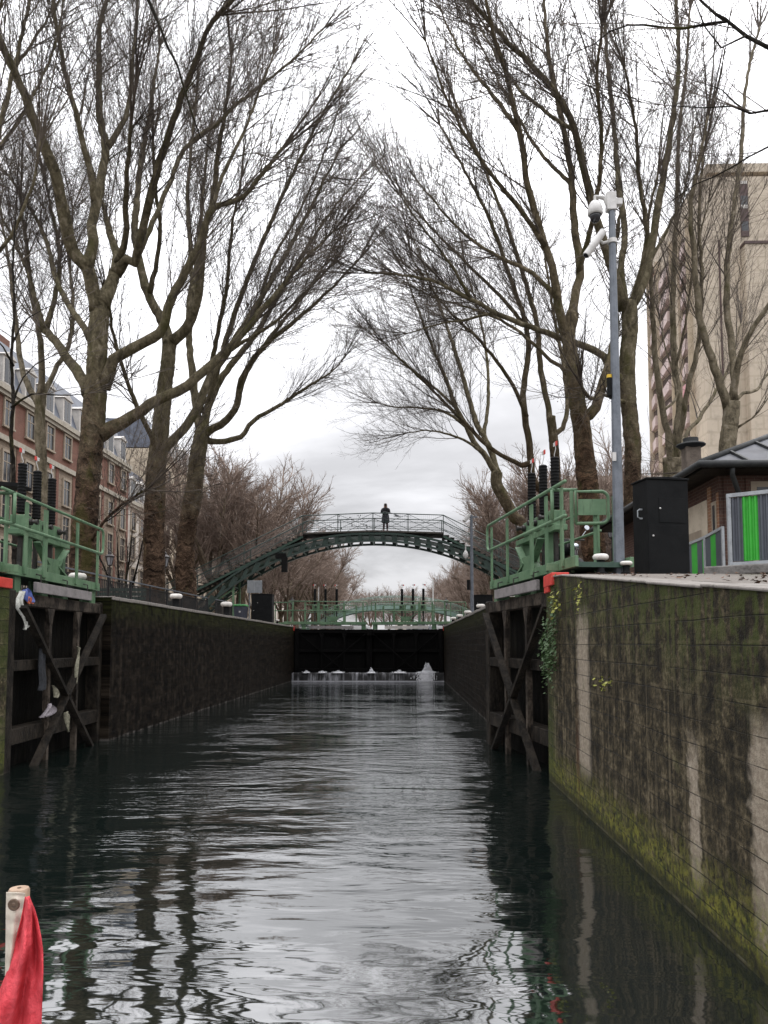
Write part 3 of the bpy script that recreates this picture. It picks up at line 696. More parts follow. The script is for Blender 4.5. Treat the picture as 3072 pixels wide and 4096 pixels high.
hang('dark_rag', 'rag', [(41, 647), (41, 660), (42, 672), (43, 684), (42, 690)], 12.85, [.24, .3, .3, .26, .2], 'black soaked cloth hanging over the middle beam', 'cloth', 7)
hang('pale_rag', 'pale_rag', [(78, 646), (79, 650), (78, 660), (77.5, 672), (76, 684)], 14.2, [.1, .09, .04, .04, .02], 'long thin pale strip hanging from the right brace joint', 'cloth strip', 8, nx=4, amp=.02)
hang('pale_rag', 'pale_rag', [(53, 685), (56, 688), (57, 693), (56, 698)], 13.1, [.05, .1, .09, .04], 'short pale scrap of cloth on the brace crossing', 'cloth scrap', 9, nx=5, amp=.02)
hang('pale_rag', 'pale_rag', [(66, 711), (67, 716), (67, 724), (68, 732)], 13.4, [.1, .09, .06, .03], 'yellowish rag hanging on the lower tie bar', 'cloth scrap', 10, nx=5, amp=.02)

# ------------------------------------------------------------------ footbridge
YB = 48.0; XC = -1.95
def arcz(x, zc, xe, ze):    # circular arc height: crown zc at XC, ze at XC+-xe
    h = zc-ze; r = (xe*xe+h*h)/(2*h); dx = x-XC
    return zc-r+math.sqrt(max(r*r-dx*dx, 0))
def bot(x): return arcz(x, 8.17, 9.8, 4.46)
def top(x): return bot(x)+.52+.025*abs(x-XC)
PE = 4.3    # half length of the flat top
def deck(x):
    a = abs(x-XC)
    return 8.86-.035*a if a <= PE else 8.71-(a-PE)*.5
bt = thing('footbridge', 'dark green arched iron footbridge with a person standing on top', 'footbridge', (XC, YB, 2.83))
for yy in (YB-.95, YB+.95):
    b = MB(); n = 60; xa, xb = XC-11.1, XC+11.1
    def chord(f, h, th):
        for i in range(n):
            x0 = xa+(xb-xa)*i/n; x1 = xa+(xb-xa)*(i+1)/n
            b.bar((x0, yy, f(x0)), (x1, yy, f(x1)), th, h, (0, 0, 1))
    chord(lambda x: bot(x)+.05, .12, .2); chord(lambda x: top(x)-.05, .12, .2)
    k = 0; x = XC-10.9
    while x < XC+11:
        w2 = .11 if k % 2 == 0 else .16
        b.bar((x, yy, bot(x)+.05), (x+(XC-x)*.04, yy, top(x)-.05), .06, w2*2, (1, 0, 0)); x += .72; k += 1
    b.build('arch_girder', 'green_bridge', bt)
b = MB()
for k in range(31):
    x = XC-10.8+k*.72; b.bar((x, YB-.95, bot(x)+.05), (x, YB+.95, bot(x)+.05), .07, .09)
b.build('cross_bracing', 'green_dark', bt)
b = MB()
n = 12
for i in range(n):
    x0, x1 = XC-PE+2*PE*i/n, XC-PE+2*PE*(i+1)/n
    b.bar((x0, YB, deck(x0)-.05), (x1, YB, deck(x1)-.05), 2.1, .1)
b.build('deck', 'plank_brown', bt)
b = MB(); n = 44
for i in range(n):
    x0, x1 = XC-9.6+19.2*i/n, XC-9.6+19.2*(i+1)/n
    b.bar((x0, YB, top(x0)-.17), (x1, YB, top(x1)-.17), 1.7, .03)
b.build('under_plate', 'green_dark', bt)
for sgn in (-1, 1):
    b = MB()
    for k in range(34):
        a = PE+.32*k; z = 8.71-.16*(k+1)
        if z < 3.0: break
        x0 = XC+sgn*a; x1 = XC+sgn*(a+.36)
        b.box(min(x0, x1), max(x0, x1), YB-1.0, YB+1.0, z-.05, z)
        b.box(*sorted((x0, x0+sgn*.025)), YB-.99, YB+.99, z-.005, z+.11)
    b.build('stair', 'plank_brown', bt)
for yy in (YB-.98, YB+.98):
    for sgn in (-1, 1):
        b = MB(); b.bar((XC+sgn*PE, yy*.985+YB*.015, 8.48), (XC+sgn*15.6, yy*.985+YB*.015, 8.48-.5*(15.6-PE)), .06, .14)
        b.build('stair_stringer', 'green_dark', bt)
def railz(x, h): return deck(x)+h
for yy in (YB-1.02, YB+1.02):
    rb = MB()
    xs = [-14.8, -PE-3.6, -PE, -PE/2, 0, PE/2, PE, PE+3.6, 14.8]
    for h, r in ((1.06, .03), (.56, .016), (.12, .018)):
        rb.tube([(XC+a, yy, railz(XC+a, h)) for a in (-14.8, -PE, -PE/2, 0, PE/2, PE, 14.8)], r, 6)
    rail_o = rb.build('bridge_railing', 'green_bridge', bt, smooth=True)
    for a in (-14.8, -11.3, -PE-3.6, -PE, -PE/2, 0, PE/2, PE, PE+3.6, 11.3, 14.8):
        b = MB(); b.bar((XC+a, yy, deck(XC+a)-.1), (XC+a, yy, railz(XC+a, 1.06)), .05, .05); b.build('baluster', 'green_bridge', rail_o)
    b = MB()
    ys = [-11.3, -7.9, -PE, -PE/2, 0, PE/2, PE, 7.9, 11.3]
    for a, c in zip(ys, ys[1:]):
        b.tube([(XC+a, yy, railz(XC+a, .12)), (XC+c, yy, railz(XC+c, 1.04))], .014, 5); b.tube([(XC+a, yy, railz(XC+a, 1.04)), (XC+c, yy, railz(XC+c, .12))], .014, 5)
    b.build('cross_bar', 'green_bridge', rail_o)
    b = MB()
    for i in range(250):
        x = XC-14.6+29.2*i/249; b.bar((x, yy, railz(x, .1)), (x, yy, railz(x, 1.05)), .005, .005, (0, 1, 0))
    for hh in [k*.11+.15 for k in range(9)]:
        pr_ = [XC+a for a in (-14.6, -PE, -PE/2, 0, PE/2, PE, 14.6)]
        for p, q in zip(pr_, pr_[1:]): b.bar((p, yy, railz(p, hh)), (q, yy, railz(q, hh)), .004, .004)
    b.build('wire_mesh', 'galv', rail_o)
for sx in (-1, 1):
    for yy in (YB-.9, YB+.9):
        b = MB(); x = XC+sx*8.55; b.bar((x, yy, 2.8), (x, yy, top(x)), .12, .12); b.bar((x, yy, bot(x)-.2), (x+.9*sx, yy, bot(x+.9*sx)-.1), .08, .08); b.build('support_post', 'green', bt)
    b = MB(); x = XC+sx*11.4; b.box(x-.7, x+.7, YB-1.2, YB+1.2, 2.5, 3.35); b.build('abutment', 'concrete', bt)
b = MB(); x = at(284.5, 560, YB-1).x; b.box(x-.17, x+.17, YB-1.12, YB-.8, at(284, 572, YB-1).z, bot(x)+.1); b.box(x-.55, x+.1, YB-1.1, YB-1.06, bot(x)-.02, bot(x)+.3); b.build('signal_box', 'black_rubber', bt)
rg = random.Random(3)
for k in range(34):
    xx = XC+rg.triangular(-2.6, 1.0, -.6); zz = deck(xx)+rg.choice([.2, .35, .5, .6, .72, .85, .95])
    b = MB(); b.box(xx-.026, xx+.026, YB-1.075, YB-1.045, zz-.065, zz-.01, None)
    b.tube([(xx-.016, YB-1.06, zz-.012), (xx-.014, YB-1.06, zz+.022), (xx+.014, YB-1.06, zz+.022), (xx+.016, YB-1.06, zz-.012)], .005, 5)
    o = b.build('padlock', 'dark_steel', None, bevel=.004); tag(o, 'small dark padlock fastened to the mesh of the footbridge railing', 'padlock', 'padlocks on the footbridge railing')

# far green footbridge
YF = 98.0; XF = -1.0
def fz(x): return 6.9-.0135*(x-XF)**2-(.0009*abs(x-XF)**3 if abs(x-XF) > 3 else 0)
ft = thing('footbridge', 'far pale green footbridge seen between the railings of the closed gates', 'footbridge', (XF, YF, 2.83))
xs = [XF-13+26*i/40 for i in range(41)]
for yy in (YF-1.1, YF+1.1):
    b = MB()
    for a, c in zip(xs, xs[1:]): b.bar((a, yy, fz(a)-.3), (c, yy, fz(c)-.3), .14, .55)
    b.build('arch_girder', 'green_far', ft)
b = MB()
for a, c in zip(xs, xs[1:]): b.bar((a, YF, fz(a)-.02), (c, YF, fz(c)-.02), 2.1, .08)
b.build('deck', 'plank_brown', ft)
for yy in (YF-1.1, YF+1.1):
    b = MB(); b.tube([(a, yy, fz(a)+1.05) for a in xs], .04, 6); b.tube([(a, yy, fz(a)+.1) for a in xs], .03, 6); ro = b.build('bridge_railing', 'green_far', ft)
    b = MB()
    for k in range(110):
        x = XF-12.9+25.8*k/109; b.bar((x, yy, fz(x)), (x, yy, fz(x)+1.03), .035, .035)
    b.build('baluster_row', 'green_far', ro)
for sx in (-1, 1):
    b = MB(); b.box(XF+sx*12.6-.8, XF+sx*12.6+.8, YF-1.4, YF+1.4, 2.0, fz(XF+12.6)-.2); b.build('abutment', 'concrete', ft)
# ------------------------------------------------------------------ person on the bridge
def skin_obj(name, nodes, edges, root, mat, parent, sub=2):
    """nodes: {key: ((x, y, z), r)}; continuous skinned body"""
    ks = list(nodes); ix = {k: i for i, k in enumerate(ks)}; off = Vector((0, 0, 0)); q = parent
    while q is not None: off += q.location; q = q.parent
    me = bpy.data.meshes.new(name); me.from_pydata([Vector(nodes[k][0])-off for k in ks], [(ix[a], ix[b_]) for a, b_ in edges], [])
    me.materials.append(MT[mat]); o = bpy.data.objects.new(name, me); COL.objects.link(o); o.parent = parent
    m = o.modifiers.new('skin', 'SKIN'); m.use_smooth_shade = True
    for k in ks:
        r = nodes[k][1]; sv = me.skin_vertices[0].data[ix[k]]; sv.radius = (r, r) if not isinstance(r, tuple) else r; sv.use_root = (k == root)
    s_ = o.modifiers.new('sub', 'SUBSURF'); s_.levels = s_.render_levels = sub
    return o
px = at(385.5, 600, YB-.7).x; py = YB-.62; pz = deck(px)+.005
pt = thing('person', 'person in long black puffer coat and dark red trousers on the footbridge', 'person', (px, py, pz))
nd, ed = {}, []
def q(k, x, y, z, r): nd[k] = ((px+x, py+y, pz+z), r)
q('pelvis', 0, 0, .9, .13); q('waist', 0, 0, 1.08, .12); q('chest', 0, .0, 1.28, .145); q('neck', 0, -.01, 1.44, .052); q('jaw', 0, -.035, 1.52, .065); q('head', 0, -.02, 1.60, .088); q('crown', 0, 0, 1.675, .06)
q('nose', 0, -.115, 1.575, .013)
ed += [('pelvis', 'waist'), ('waist', 'chest'), ('chest', 'neck'), ('neck', 'jaw'), ('jaw', 'head'), ('head', 'crown'), ('head', 'nose')]
for s, n in ((-1, 'l'), (1, 'r')):
    q('hip'+n, .09*s, 0, .84, .095); q('knee'+n, .10*s, -.01, .47, .06); q('ankle'+n, .11*s, .01, .09, .042); q('toe'+n, .13*s, -.15, .035, .035)
    ed += [('pelvis', 'hip'+n), ('hip'+n, 'knee'+n), ('knee'+n, 'ankle'+n), ('ankle'+n, 'toe'+n)]
    q('sh'+n, .17*s, 0, 1.38, .062); q('el'+n, .225*s, -.13, 1.17, .045); q('wr'+n, .075*s, -.235, 1.44, .027); q('pa'+n, .055*s, -.25, 1.50, .028)
    ed += [('chest', 'sh'+n), ('sh'+n, 'el'+n), ('el'+n, 'wr'+n), ('wr'+n, 'pa'+n)]
    for fi in range(4):
        a = 'f%d%s' % (fi, n); q(a+'a', (.05-.004*fi)*s, -.275+.012*fi, 1.545-.012*fi, .0095); q(a+'b', (.022-.002*fi)*s, -.293+.012*fi, 1.56-.014*fi, .008)
        ed += [('pa'+n, a+'a'), (a+'a', a+'b')]
    q('th'+n, .035*s, -.235, 1.525, .0095); ed += [('pa'+n, 'th'+n)]
skin_obj('body', nd, ed, 'pelvis', 'skin', pt)
def loft(rings, c, mat, name, parent, n=18, amp=0.0, seed=1):
    b = MB(); rg = random.Random(seed)
    for (z, rx, ry, oy) in rings:
        for j in range(n):
            a = 2*math.pi*j/n; k = 1+amp*math.sin(a*5+z*9)+rg.uniform(-amp, amp)*.5; b.v.append((c[0]+rx*k*math.cos(a), c[1]+oy+ry*k*math.sin(a), c[2]+z))
    for i in range(len(rings)-1):
        for j in range(n): b.face(i*n+j, i*n+(j+1) % n, (i+1)*n+(j+1) % n, (i+1)*n+j)
    b.face(*reversed(range(n))); b.face(*[(len(rings)-1)*n+j for j in range(n)])
    return b.build(name, mat, parent, smooth=True)
c0 = (px, py, pz)
coat = loft([(.52, .20, .16, 0), (.55, .245, .19, 0), (.7, .25, .19, 0), (.72, .235, .18, 0), (.86, .235, .175, 0), (.88, .22, .165, 0), (1.0, .21, .16, 0), (1.02, .195, .15, 0), (1.15, .195, .155, 0), (1.17, .185, .15, 0), (1.32, .2, .15, 0), (1.4, .19, .13, 0), (1.46, .1, .09, -.01), (1.49, .09, .085, -.015)], c0, 'coat', 'coat', pt, amp=.02)
for s in (-1, 1):
    b = MB(); b.tube([(px+.16*s, py, pz+1.4), (px+.215*s, py-.05, pz+1.3), (px+.235*s, py-.13, pz+1.16), (px+.19*s, py-.18, pz+1.24), (px+.09*s, py-.232, pz+1.42)], [.075, .078, .075, .062, .048], 12); b.build('coat_sleeve', 'coat', pt, smooth=True)
    b = MB(); b.tube([(px+.09*s, py, pz+.6), (px+.1*s, py-.01, pz+.45), (px+.11*s, py+.01, pz+.13)], [.085, .07, .058], 12); b.build('trouser_leg', 'trouser', pt, smooth=True)
    b = MB(); b.tube([(px+.11*s, py+.05, pz+.05), (px+.115*s, py-.04, pz+.055), (px+.13*s, py-.17, pz+.035)], [.045, .05, .034], 10); b.build('shoe', 'sock', pt, smooth=True)
loft([(1.625, .1, .108, .005), (1.645, .104, .112, .005), (1.69, .1, .105, .008), (1.73, .075, .08, .01), (1.755, .03, .03, .01)], c0, 'hat', 'knitted_hat', pt)
loft([(1.42, .09, .05, .06), (1.5, .105, .07, .05), (1.6, .105, .075, .04), (1.66, .09, .07, .03)], c0, 'hair', 'hair', pt)
b = MB(); b.box(px-.038, px+.038, py-.305, py-.297, pz+1.5, pz+1.655); tag(b.build('phone', 'black_rubber', None, bevel=.003), 'dark phone held up in front of the face by the person', 'phone')

# ------------------------------------------------------------------ bollards
def make_bollard(rc, hc, rs, hs, style, label):
    t = thing('mooring_bollard', label, 'bollard', (0, 0, 0), 'white capped mooring bollards on the quays')
    b = MB(); b.lathe([(rs*1.75, 0), (rs*1.75, .02), (rs*1.2, .03), (rs, .05), (rs, hs), (rs*1.05, hs+.005)], (0, 0, 0), 22); b.build('shaft', 'black_paint', t, auto=35)
    b = MB()
    prof = [(rs*.9, hs)]+[(rc-hc/2+hc/2*math.cos(R(a)), hs+hc/2+hc/2*math.sin(R(a))) for a in range(-80, 91, 17)]+[(rc*.5, hs+hc*1.02), (.01, hs+hc*1.03)]
    b.lathe(prof, (0, 0, 0), 26); b.build('cap', 'white_enamel', t, smooth=True)
    return t
def on(u, d): return at(u, 600, d).x
B0 = make_bollard(.108, .085, .055, .195, 0, 'large white capped bollard in front of the green swing gate')
B0.location = (on(601.5, 10.62), 10.62, 2.835)
B1 = make_bollard(.083, .056, .043, .12, 0, 'smaller white capped bollard at the foot of the tall camera mast'); B1.location = (on(627, 10.58), 10.58, 2.835)
for (u, d, lb, sc_) in ((480.6, 26.0, 'white capped bollard in front of the small dark cabinet behind the open gate', 1.4), (467.7, 31.0, 'white capped bollard on the far quay just before the slim camera pole', 1.4), (459.5, 35.0, 'white capped bollard just past the slim camera pole on the far quay edge', 1.4), (453, 38.3, 'white capped bollard farthest along the quay with the slim pole', 1.4),
        (77, 14.9, 'white capped bollard showing behind the left gate railing', 1.55), (176, 21.3, 'white domed bollard in front of the black quay railing below the tree trunks', 1.6), (226.5, 27.0, 'white domed bollard near the end of the black railing under the bridge stair', 1.9), (277.5, 38.2, 'small white bollard beside the tall black quay cabinet and the closed gate', 1.0)):
    x = on(u, d); place(B0, (x, d, 2.835), 0, lb, None, sc_)

# ------------------------------------------------------------------ camera masts
def mast(u, d, ztop, r0, r1, label, big):
    x = on(u, d); g = 2.83
    t = thing('camera_mast', label, 'camera mast', (x, d, g))
    b = MB(); b.lathe([(r0, g+.02), (r0*.98, g+1.5), (r1*1.35, g+1.55+.0), (r1, ztop-.0)] if False else [(r0, g), (r0+(r1-r0)*.5, (g+ztop)/2), (r1, ztop)], (x, d, 0), 8); b.build('mast_pole', 'galv', t, auto=25)
    b = MB(); b.box(x-r0*1.8, x+r0*1.8, d-r0*1.8, d+r0*1.8, g, g+.02); b.build('base_plate', 'galv', t)
    # dome camera on its arm
    k = 1.0
    ax, az = x-.235, ztop-.05
    if big:
        b = MB(); b.tube([(x-r1, d, ztop-.1), (x-.1, d, ztop+.0), (ax, d, ztop+.015), (ax, d, ztop-.1)], [.045, .034, .028, .03], 10); b.box(x-r1-.03, x+r1+.01, d-.06, d+.06, ztop-.2, ztop+.06); b.box(x+r1, x+r1+.1, d-.045, d+.045, ztop-.12, ztop-.03)
        arm = b.build('camera_bracket', 'white_metal', t, bevel=.006)
        b = MB(); b.lathe([(.03, .14), (.06, .125), (.09, .08), (.104, .02), (.108, -.05), (.1, -.065), (.085, -.07)], (ax, d, ztop-.19), 24); hs = b.build('dome_housing', 'white_metal', t, smooth=True)
        b = MB(); b.lathe([(.088, -.066), (.075, -.1), (.07, -.13), (.045, -.165), (.01, -.175)], (ax, d, ztop-.19), 24); b.build('dome_lens', 'dome_glass', hs, smooth=True)
        p0 = at(603.5, 231, d-.05); p1 = at(586, 255.5, d-.12)
        b = MB(); b.tube([p0, p0.lerp(p1, .02), p0.lerp(p1, .98), p1], [.04, .052, .052, .048], 14); cb_ = b.build('bullet_camera', 'white_metal', t, auto=40)
        b = MB(); b.tube([p1+(p1-p0).normalized()*.002, p1+(p1-p0).normalized()*.006], .038, 14); b.build('camera_lens', 'dome_glass', cb_)
        bz = at(612, 241.5, d).z
        b = MB(); b.tube([p0.lerp(p1, .3)+Vector((.03, 0, -.03)), Vector((x-.14, d, bz-.02)), Vector((x-.05, d, bz))], .02, 8); b.lathe([(r1*1.45, bz-.03), (r1*1.45, bz+.03)], (x, d, 0), 14); b.build('bullet_bracket', 'white_metal', t)
        s0 = at(609.7, 396, d); s1 = at(609.7, 378, d)
        b = MB(); b.tube([(s0.x, d, s0.z), (s0.x, d, s1.z)], .036, 12); b.box(s0.x, x-.04, d-.02, d+.02, s0.z-.04, s0.z+.03); sb = b.build('siren', 'black_rubber', t)
        b = MB(); b.tube([(s0.x, d, s1.z), (s0.x, d, s1.z+.045)], .037, 12); b.build('siren_cap', 'yellow', sb)
        st = at(617, 458, d); b = MB(); b.box(x-.085, x-.035, d-.095, d-.075, st.z-.06, st.z+.06); b.build('sticker', 'white_metal', t)
    else:
        zt = ztop
        b = MB(); p0 = Vector((x-.1, d-.05, zt-.0)); p1 = Vector((x-.34, d-.15, zt-.3)); b.tube([p0, p1], .085, 10); b.build('bullet_camera', 'white_metal', t, auto=40)
        b = MB(); b.box(x-.25, x+.25, d-.04, d+.04, zt-.12, zt-.06); b.build('camera_bracket', 'galv', t)
        zb = at(466, 547, d).z; xb = on(466, d)
        b = MB(); b.tube([(x, d, zb+.05), (xb, d, zb+.05), (xb, d, zb-.25)], .03, 8); arm = b.build('dome_bracket', 'white_metal', t)
        b = MB(); b.lathe([(.04, .15), (.1, .05), (.125, -.06), (.08, -.16), (.02, -.2)], (xb, d, at(466, 554, d).z), 16); b.build('dome_camera', 'white_metal', t, smooth=True)
        b = MB(); b.box(x-.22, x-.09, d-.1, d+.02, at(470, 590, d).z, at(470, 580, d).z); b.build('junction_box', 'black_rubber', t)
    return t
mast(620, 10.75, at(615, 197.5, 10.75).z, .08, .046, 'tall grey steel mast with dome camera and white tube camera', True)
mast(472, 34, at(472, 515, 34).z, .085, .06, 'slim grey camera pole on the far quay in front of the footbridge', False)

# ------------------------------------------------------------------ cabinets, bins, signs, benches
def cabinet(label, loc, w, d, h, rz, detail=True):
    t = thing('utility_cabinet', label, 'cabinet', loc, None)
    b = MB(); b.box(0, w, 0, d, 0, h); b.prism([(-.02, h), (w+.02, h), (w+.02, h+.03), (w*.5, h+.05), (-.02, h+.03)], 'y', -.02, d+.02)
    o = b.build('casing', 'black_paint', None, bevel=.008); o.parent = t
    if detail:
        b = MB(); b.box(w*.28, w*.9, -.008, 0, h*.6, h*.83); o = b.build('hatch', 'black_paint', None, bevel=.003); o.parent = t
        b = MB(); b.box(.01, w-.01, -.006, -.0005, h*.02, h*.575); o = b.build('door', 'black_paint', None, bevel=.003); o.parent = t
        b = MB(); b.tube([(-.05, .17, h*.73), (-.085, .17, h*.72), (-.085, .17, h*.66), (-.05, .17, h*.65)], .011, 8); b.box(-.052, -.001, .16, .18, h*.64, h*.655); b.box(-.052, -.001, .16, .18, h*.725, h*.74); o = b.build('handle', 'galv_pale', None); o.parent = t
        b = MB()
        for (x, z) in ((w*.3, h*.73), (w*.12, h*.475), (w*.1, h*.03)): b.lathe([(.016, 0), (.016, .012), (.006, .018)], (x, -.01, z), 10, Matrix.Rotation(R(90), 4, 'X'))
        o = b.build('lock_button', 'white_metal', None); o.parent = t
    t.rotation_euler.z = rz
    return t
c1 = cabinet('tall black sheet metal cabinet with pale handle beside the camera mast', (4.07, 13.0, 2.83), .75, .5, 1.83, R(11))
c2 = cabinet('tall black quay cabinet next to the green lidded bin', (on(251.5, 37.5), 37.5, 2.83), 1.0, .8, at(260, 593.5, 37.5).z-2.88, R(3), True)
c3 = cabinet('small dark cabinet at the foot of the slim camera pole', (on(471, 36), 36, 2.83), 1.0, .7, at(480, 594.5, 36).z-2.88, R(-4), True)
t = thing('shelter', 'dark flat roofed shelter cut by the edge of the picture behind the gate gear', 'shelter', (-8.2, 13.6, 2.83))
b = MB(); b.prism([(-9.9, 4.72), (-6.42, 4.50), (-6.42, 4.56), (-9.9, 4.86)], 'y', 12.55, 13.0); b.build('roof', 'black_paint', t)
for x, y in ((-9.6, 12.8), (-8.2, 12.8)):
    b = MB(); b.box(x-.04, x+.04, y-.04, y+.04, 2.83, 4.7); b.build('post', 'black_paint', t)
d = 36.5; x = on(241, d)
t = thing('wheelie_bin', 'grey wheelie bin with bright green lid beside the black cabinet', 'bin', (x, d, 2.83))
b = MB(); b.prism([(x-.23, 2.9), (x+.23, 2.9), (x+.29, 3.68), (x-.29, 3.68)], 'y', d-.3, d+.3); b.build('bin_body', 'bin_grey', t, bevel=.02)
b = MB(); b.prism([(x-.31, 3.68), (x+.31, 3.68), (x+.28, 3.77), (x-.28, 3.77)], 'y', d-.34, d+.34); b.build('bin_lid', 'bin_lid', t, bevel=.02)
for s in (-1, 1):
    b = MB(); b.lathe([(.1, -.03), (.1, .03)], (x+.25*s, d+.26, 2.93), 14, Matrix.Rotation(R(90), 4, 'Y')); b.build('wheel', 'tyre', t)
b = MB(); b.box(x-.03, x+.05, d-.308, d-.301, 3.38, 3.45); b.build('sticker', 'white_metal', t)
d = 43; x = on(254.5, d)
t = thing('sign_panel', 'blank grey sign panel on posts below the bridge stair', 'sign', (x, d, 2.83)); zt, zb = at(254, 580.5, d).z, at(254, 593, d).z
b = MB(); b.box(x-.42, x+.42, d-.02, d+.02, zb, zt); b.build('panel', 'sign_grey', t, bevel=.01)
b = MB(); b.box(x-.01, x+.01, d-.028, d-.021, zb+.02, zt-.02); b.build('panel_seam', 'galv_pale', t)
for s in (-1, 1):
    b = MB(); b.tube([(x+.3*s, d+.05, 2.83), (x+.3*s, d+.05, zt)], .03, 8); b.build('post', 'galv', t)
def bench(label, x, y, rz=0):
    t = thing('park_bench', label, 'bench', (x, y, 2.83))
    b = MB()
    for k in range(4): b.box(x-.9, x+.9, y-.22+.11*k, y-.13+.11*k, 3.26, 3.3)
    b.build('seat', 'green_dark', t)
    b = MB()
    for k in range(3): b.box(x-.9, x+.9, y+.23+.02*k, y+.26+.02*k, 3.4+.15*k, 3.51+.15*k)
    b.build('backrest', 'green_dark', t)
    for s in (-1, 1):
        b = MB(); b.box(x+.75*s-.03, x+.75*s+.03, y-.2, y-.14, 2.83, 3.26); b.box(x+.75*s-.03, x+.75*s+.03, y+.2, y+.262, 2.83, 3.82) if False else b.bar((x+.75*s, y+.2, 2.83), (x+.75*s, y+.33, 3.85), .05, .05); b.build('leg', 'iron', t)
    return t
bench('dark green bench behind the black quay railing near the sapling', on(117, 26), 26)

# quay railing on the left
def black_fence(label, x, y0, y1, xe):
    t = thing('quay_fence', label, 'railing', (x, (y0+y1)/2, 2.83))
    def X(y): return x+(xe-x)*(y-y0)/(y1-y0)
    b = MB(); b.bar((x, y0, 3.83), (xe, y1, 3.83), .07, .035); b.build('top_rail', 'galv', t)
    b = MB(); b.bar((x, y0, 2.95), (xe, y1, 2.95), .04, .03); b.bar((x, y0, 3.72), (xe, y1, 3.72), .035, .025); b.build('lower_rail', 'iron', t)
    n = int((y1-y0)/.115); b = MB()
    for i in range(n+1):
        y = y0+(y1-y0)*i/n; b.bar((X(y), y, 2.95), (X(y), y, 3.72), .024, .024)
    b.build('bars', 'iron', t)
    k = max(2, int((y1-y0)/1.6))
    for i in range(k+1):
        y = y0+(y1-y0)*i/k; b = MB(); b.box(X(y)-.03, X(y)+.03, y-.03, y+.03, 2.83, 3.82); b.build('post', 'iron', t)
black_fence('long black bar railing along the quay under the big plane trees', -8.7, 17.0, 32.3, -8.3)
black_fence('short black railing beyond the gap near the green lidded bin', -8.2, 33.4, 36.0, -8.1)

# ------------------------------------------------------------------ street lamps
def make_lamp(label):
    t = thing('street_lamp', label, 'street lamp', (0, 0, 0), 'old iron street lamps along the quays')
    b = MB(); b.lathe([(.17, 0), (.17, .25), (.12, .3), (.11, .6), (.07, .7), (.05, .9), (.045, 2.3), (.06, 2.34), (.04, 2.4), (.035, 2.72)], (0, 0, 0), 12); b.build('lamp_post', 'lamp_iron', t, auto=40)
    b = MB(); b.lathe([(.1, 2.76), (.19, 3.14)], (0, 0, 0), 6); ln = b.build('lantern_glass', 'lamp_glass', t)
    b = MB()
    for k in range(6):
        a = R(60*k); b.bar((.104*math.cos(a), .104*math.sin(a), 2.74), (.197*math.cos(a), .197*math.sin(a), 3.16), .02, .02)
    b.lathe([(.04, 2.7), (.115, 2.74), (.115, 2.765)], (0, 0, 0), 6); b.build('lantern_frame', 'lamp_iron', t)
    b = MB(); b.lathe([(.235, 3.15), (.235, 3.19), (.15, 3.27), (.09, 3.3), (.09, 3.36), (.05, 3.41), (.02, 3.46), (.045, 3.5), (.01, 3.55)], (0, 0, 0), 12); b.build('lantern_cap', 'lamp_iron', t, auto=40)
    return t
lamp = make_lamp('iron street lamp in front of the red brick building, nearest lamp of its side')
lampspec = [(110, 549, 32, None), (165, 549, 45, 'iron street lamp between the two rugged tree trunks'), (573.8, 541, 33, 'iron street lamp behind the green swing gate posts'), (611.7, 515, 26.5, 'iron street lamp half hidden by the camera mast'), (446, 597, 78, 'distant street lamp right of the far green footbridge'), (292, 596, 70, 'distant street lamp left of the closed gates')]
for i, (u, vt, d, lb) in enumerate(lampspec):
    p = at(u, vt, d); h = p.z-2.83; s = h/3.55
    if i == 0: lamp.location = (p.x, d, 2.83); lamp.scale = (s,)*3
    else: place(lamp, (p.x, d, 2.83), 0, lb, None, s)
for (u, vt, d, lb) in ((433, 580, 88, 'tall thin white pole beyond the closed gates on the side of the slim camera pole'), (318.5, 587, 88, 'thin pale pole beyond the closed gates below the arch')):
    p = at(u, vt, d); b = MB(); b.lathe([(.09, 2.8), (.075, p.z), (.02, p.z+.06)], (p.x, d, 0), 8); tag(b.build('flag_pole', 'white_metal', None, auto=40), lb, 'pole')

# ------------------------------------------------------------------ corrugated fence panels
def panel(label, P0, P1, z0, z1, seq, sw, block=None):
    """corrugated sheet from P0 to P1 in a galvanised frame; seq: list of 'g'/'n' stripes of width sw"""
    t = thing('fence_panel', label, 'fence panel', (P0[0], P0[1], z0), 'green and grey striped fence panels')
    a = Vector((P0[0], P0[1], 0)); c = Vector((P1[0], P1[1], 0)); d = (c-a); Ln = d.length; d.normalize(); nrm = Vector((d.y, -d.x, 0))
    b = MB(); n = int(Ln/.018); prev = None; k = 0
    fr = .03
    for i in range(n+1):
        s = fr+(Ln-2*fr)*i/n; off = .012*(1 if (i//2) % 2 else -1); p = a+d*s+nrm*off
        cur = len(b.v); b.v += [(p.x, p.y, z0+.035), (p.x, p.y, z1-.035)]
        if prev is not None:
            st_ = seq[min(int((s)/sw), len(seq)-1)]; b.cur = 1 if st_ == 'g' else 0; b.face(prev, cur, cur+1, prev+1)
        prev = cur
    b.build('corrugated_sheet', None, t, mats=['stripe_grey', 'stripe_green'])
    for z in (z0, z1):
        b = MB(); b.bar(a+Vector((0, 0, z)), c+Vector((0, 0, z)), .05, .05); b.build('frame_rail', 'galv_pale', t)
    for s in (.02, Ln-.02):
        p = a+d*s; b = MB(); b.bar((p.x, p.y, z0-.02), (p.x, p.y, z1+.02), .045, .045); b.build('frame_post', 'galv_pale', t)
    if block:
        m = Matrix.Translation(a+Vector((0, 0, 0))) @ Matrix.Rotation(math.atan2(d.y, d.x), 4, 'Z')
        b = MB()
        for (s0, s1) in block: b.box(s0, s1, -.2, .2, z0-.16, z0-.03, m)
        b.build('ballast_block', 'concrete', t, bevel=.02)
    return t
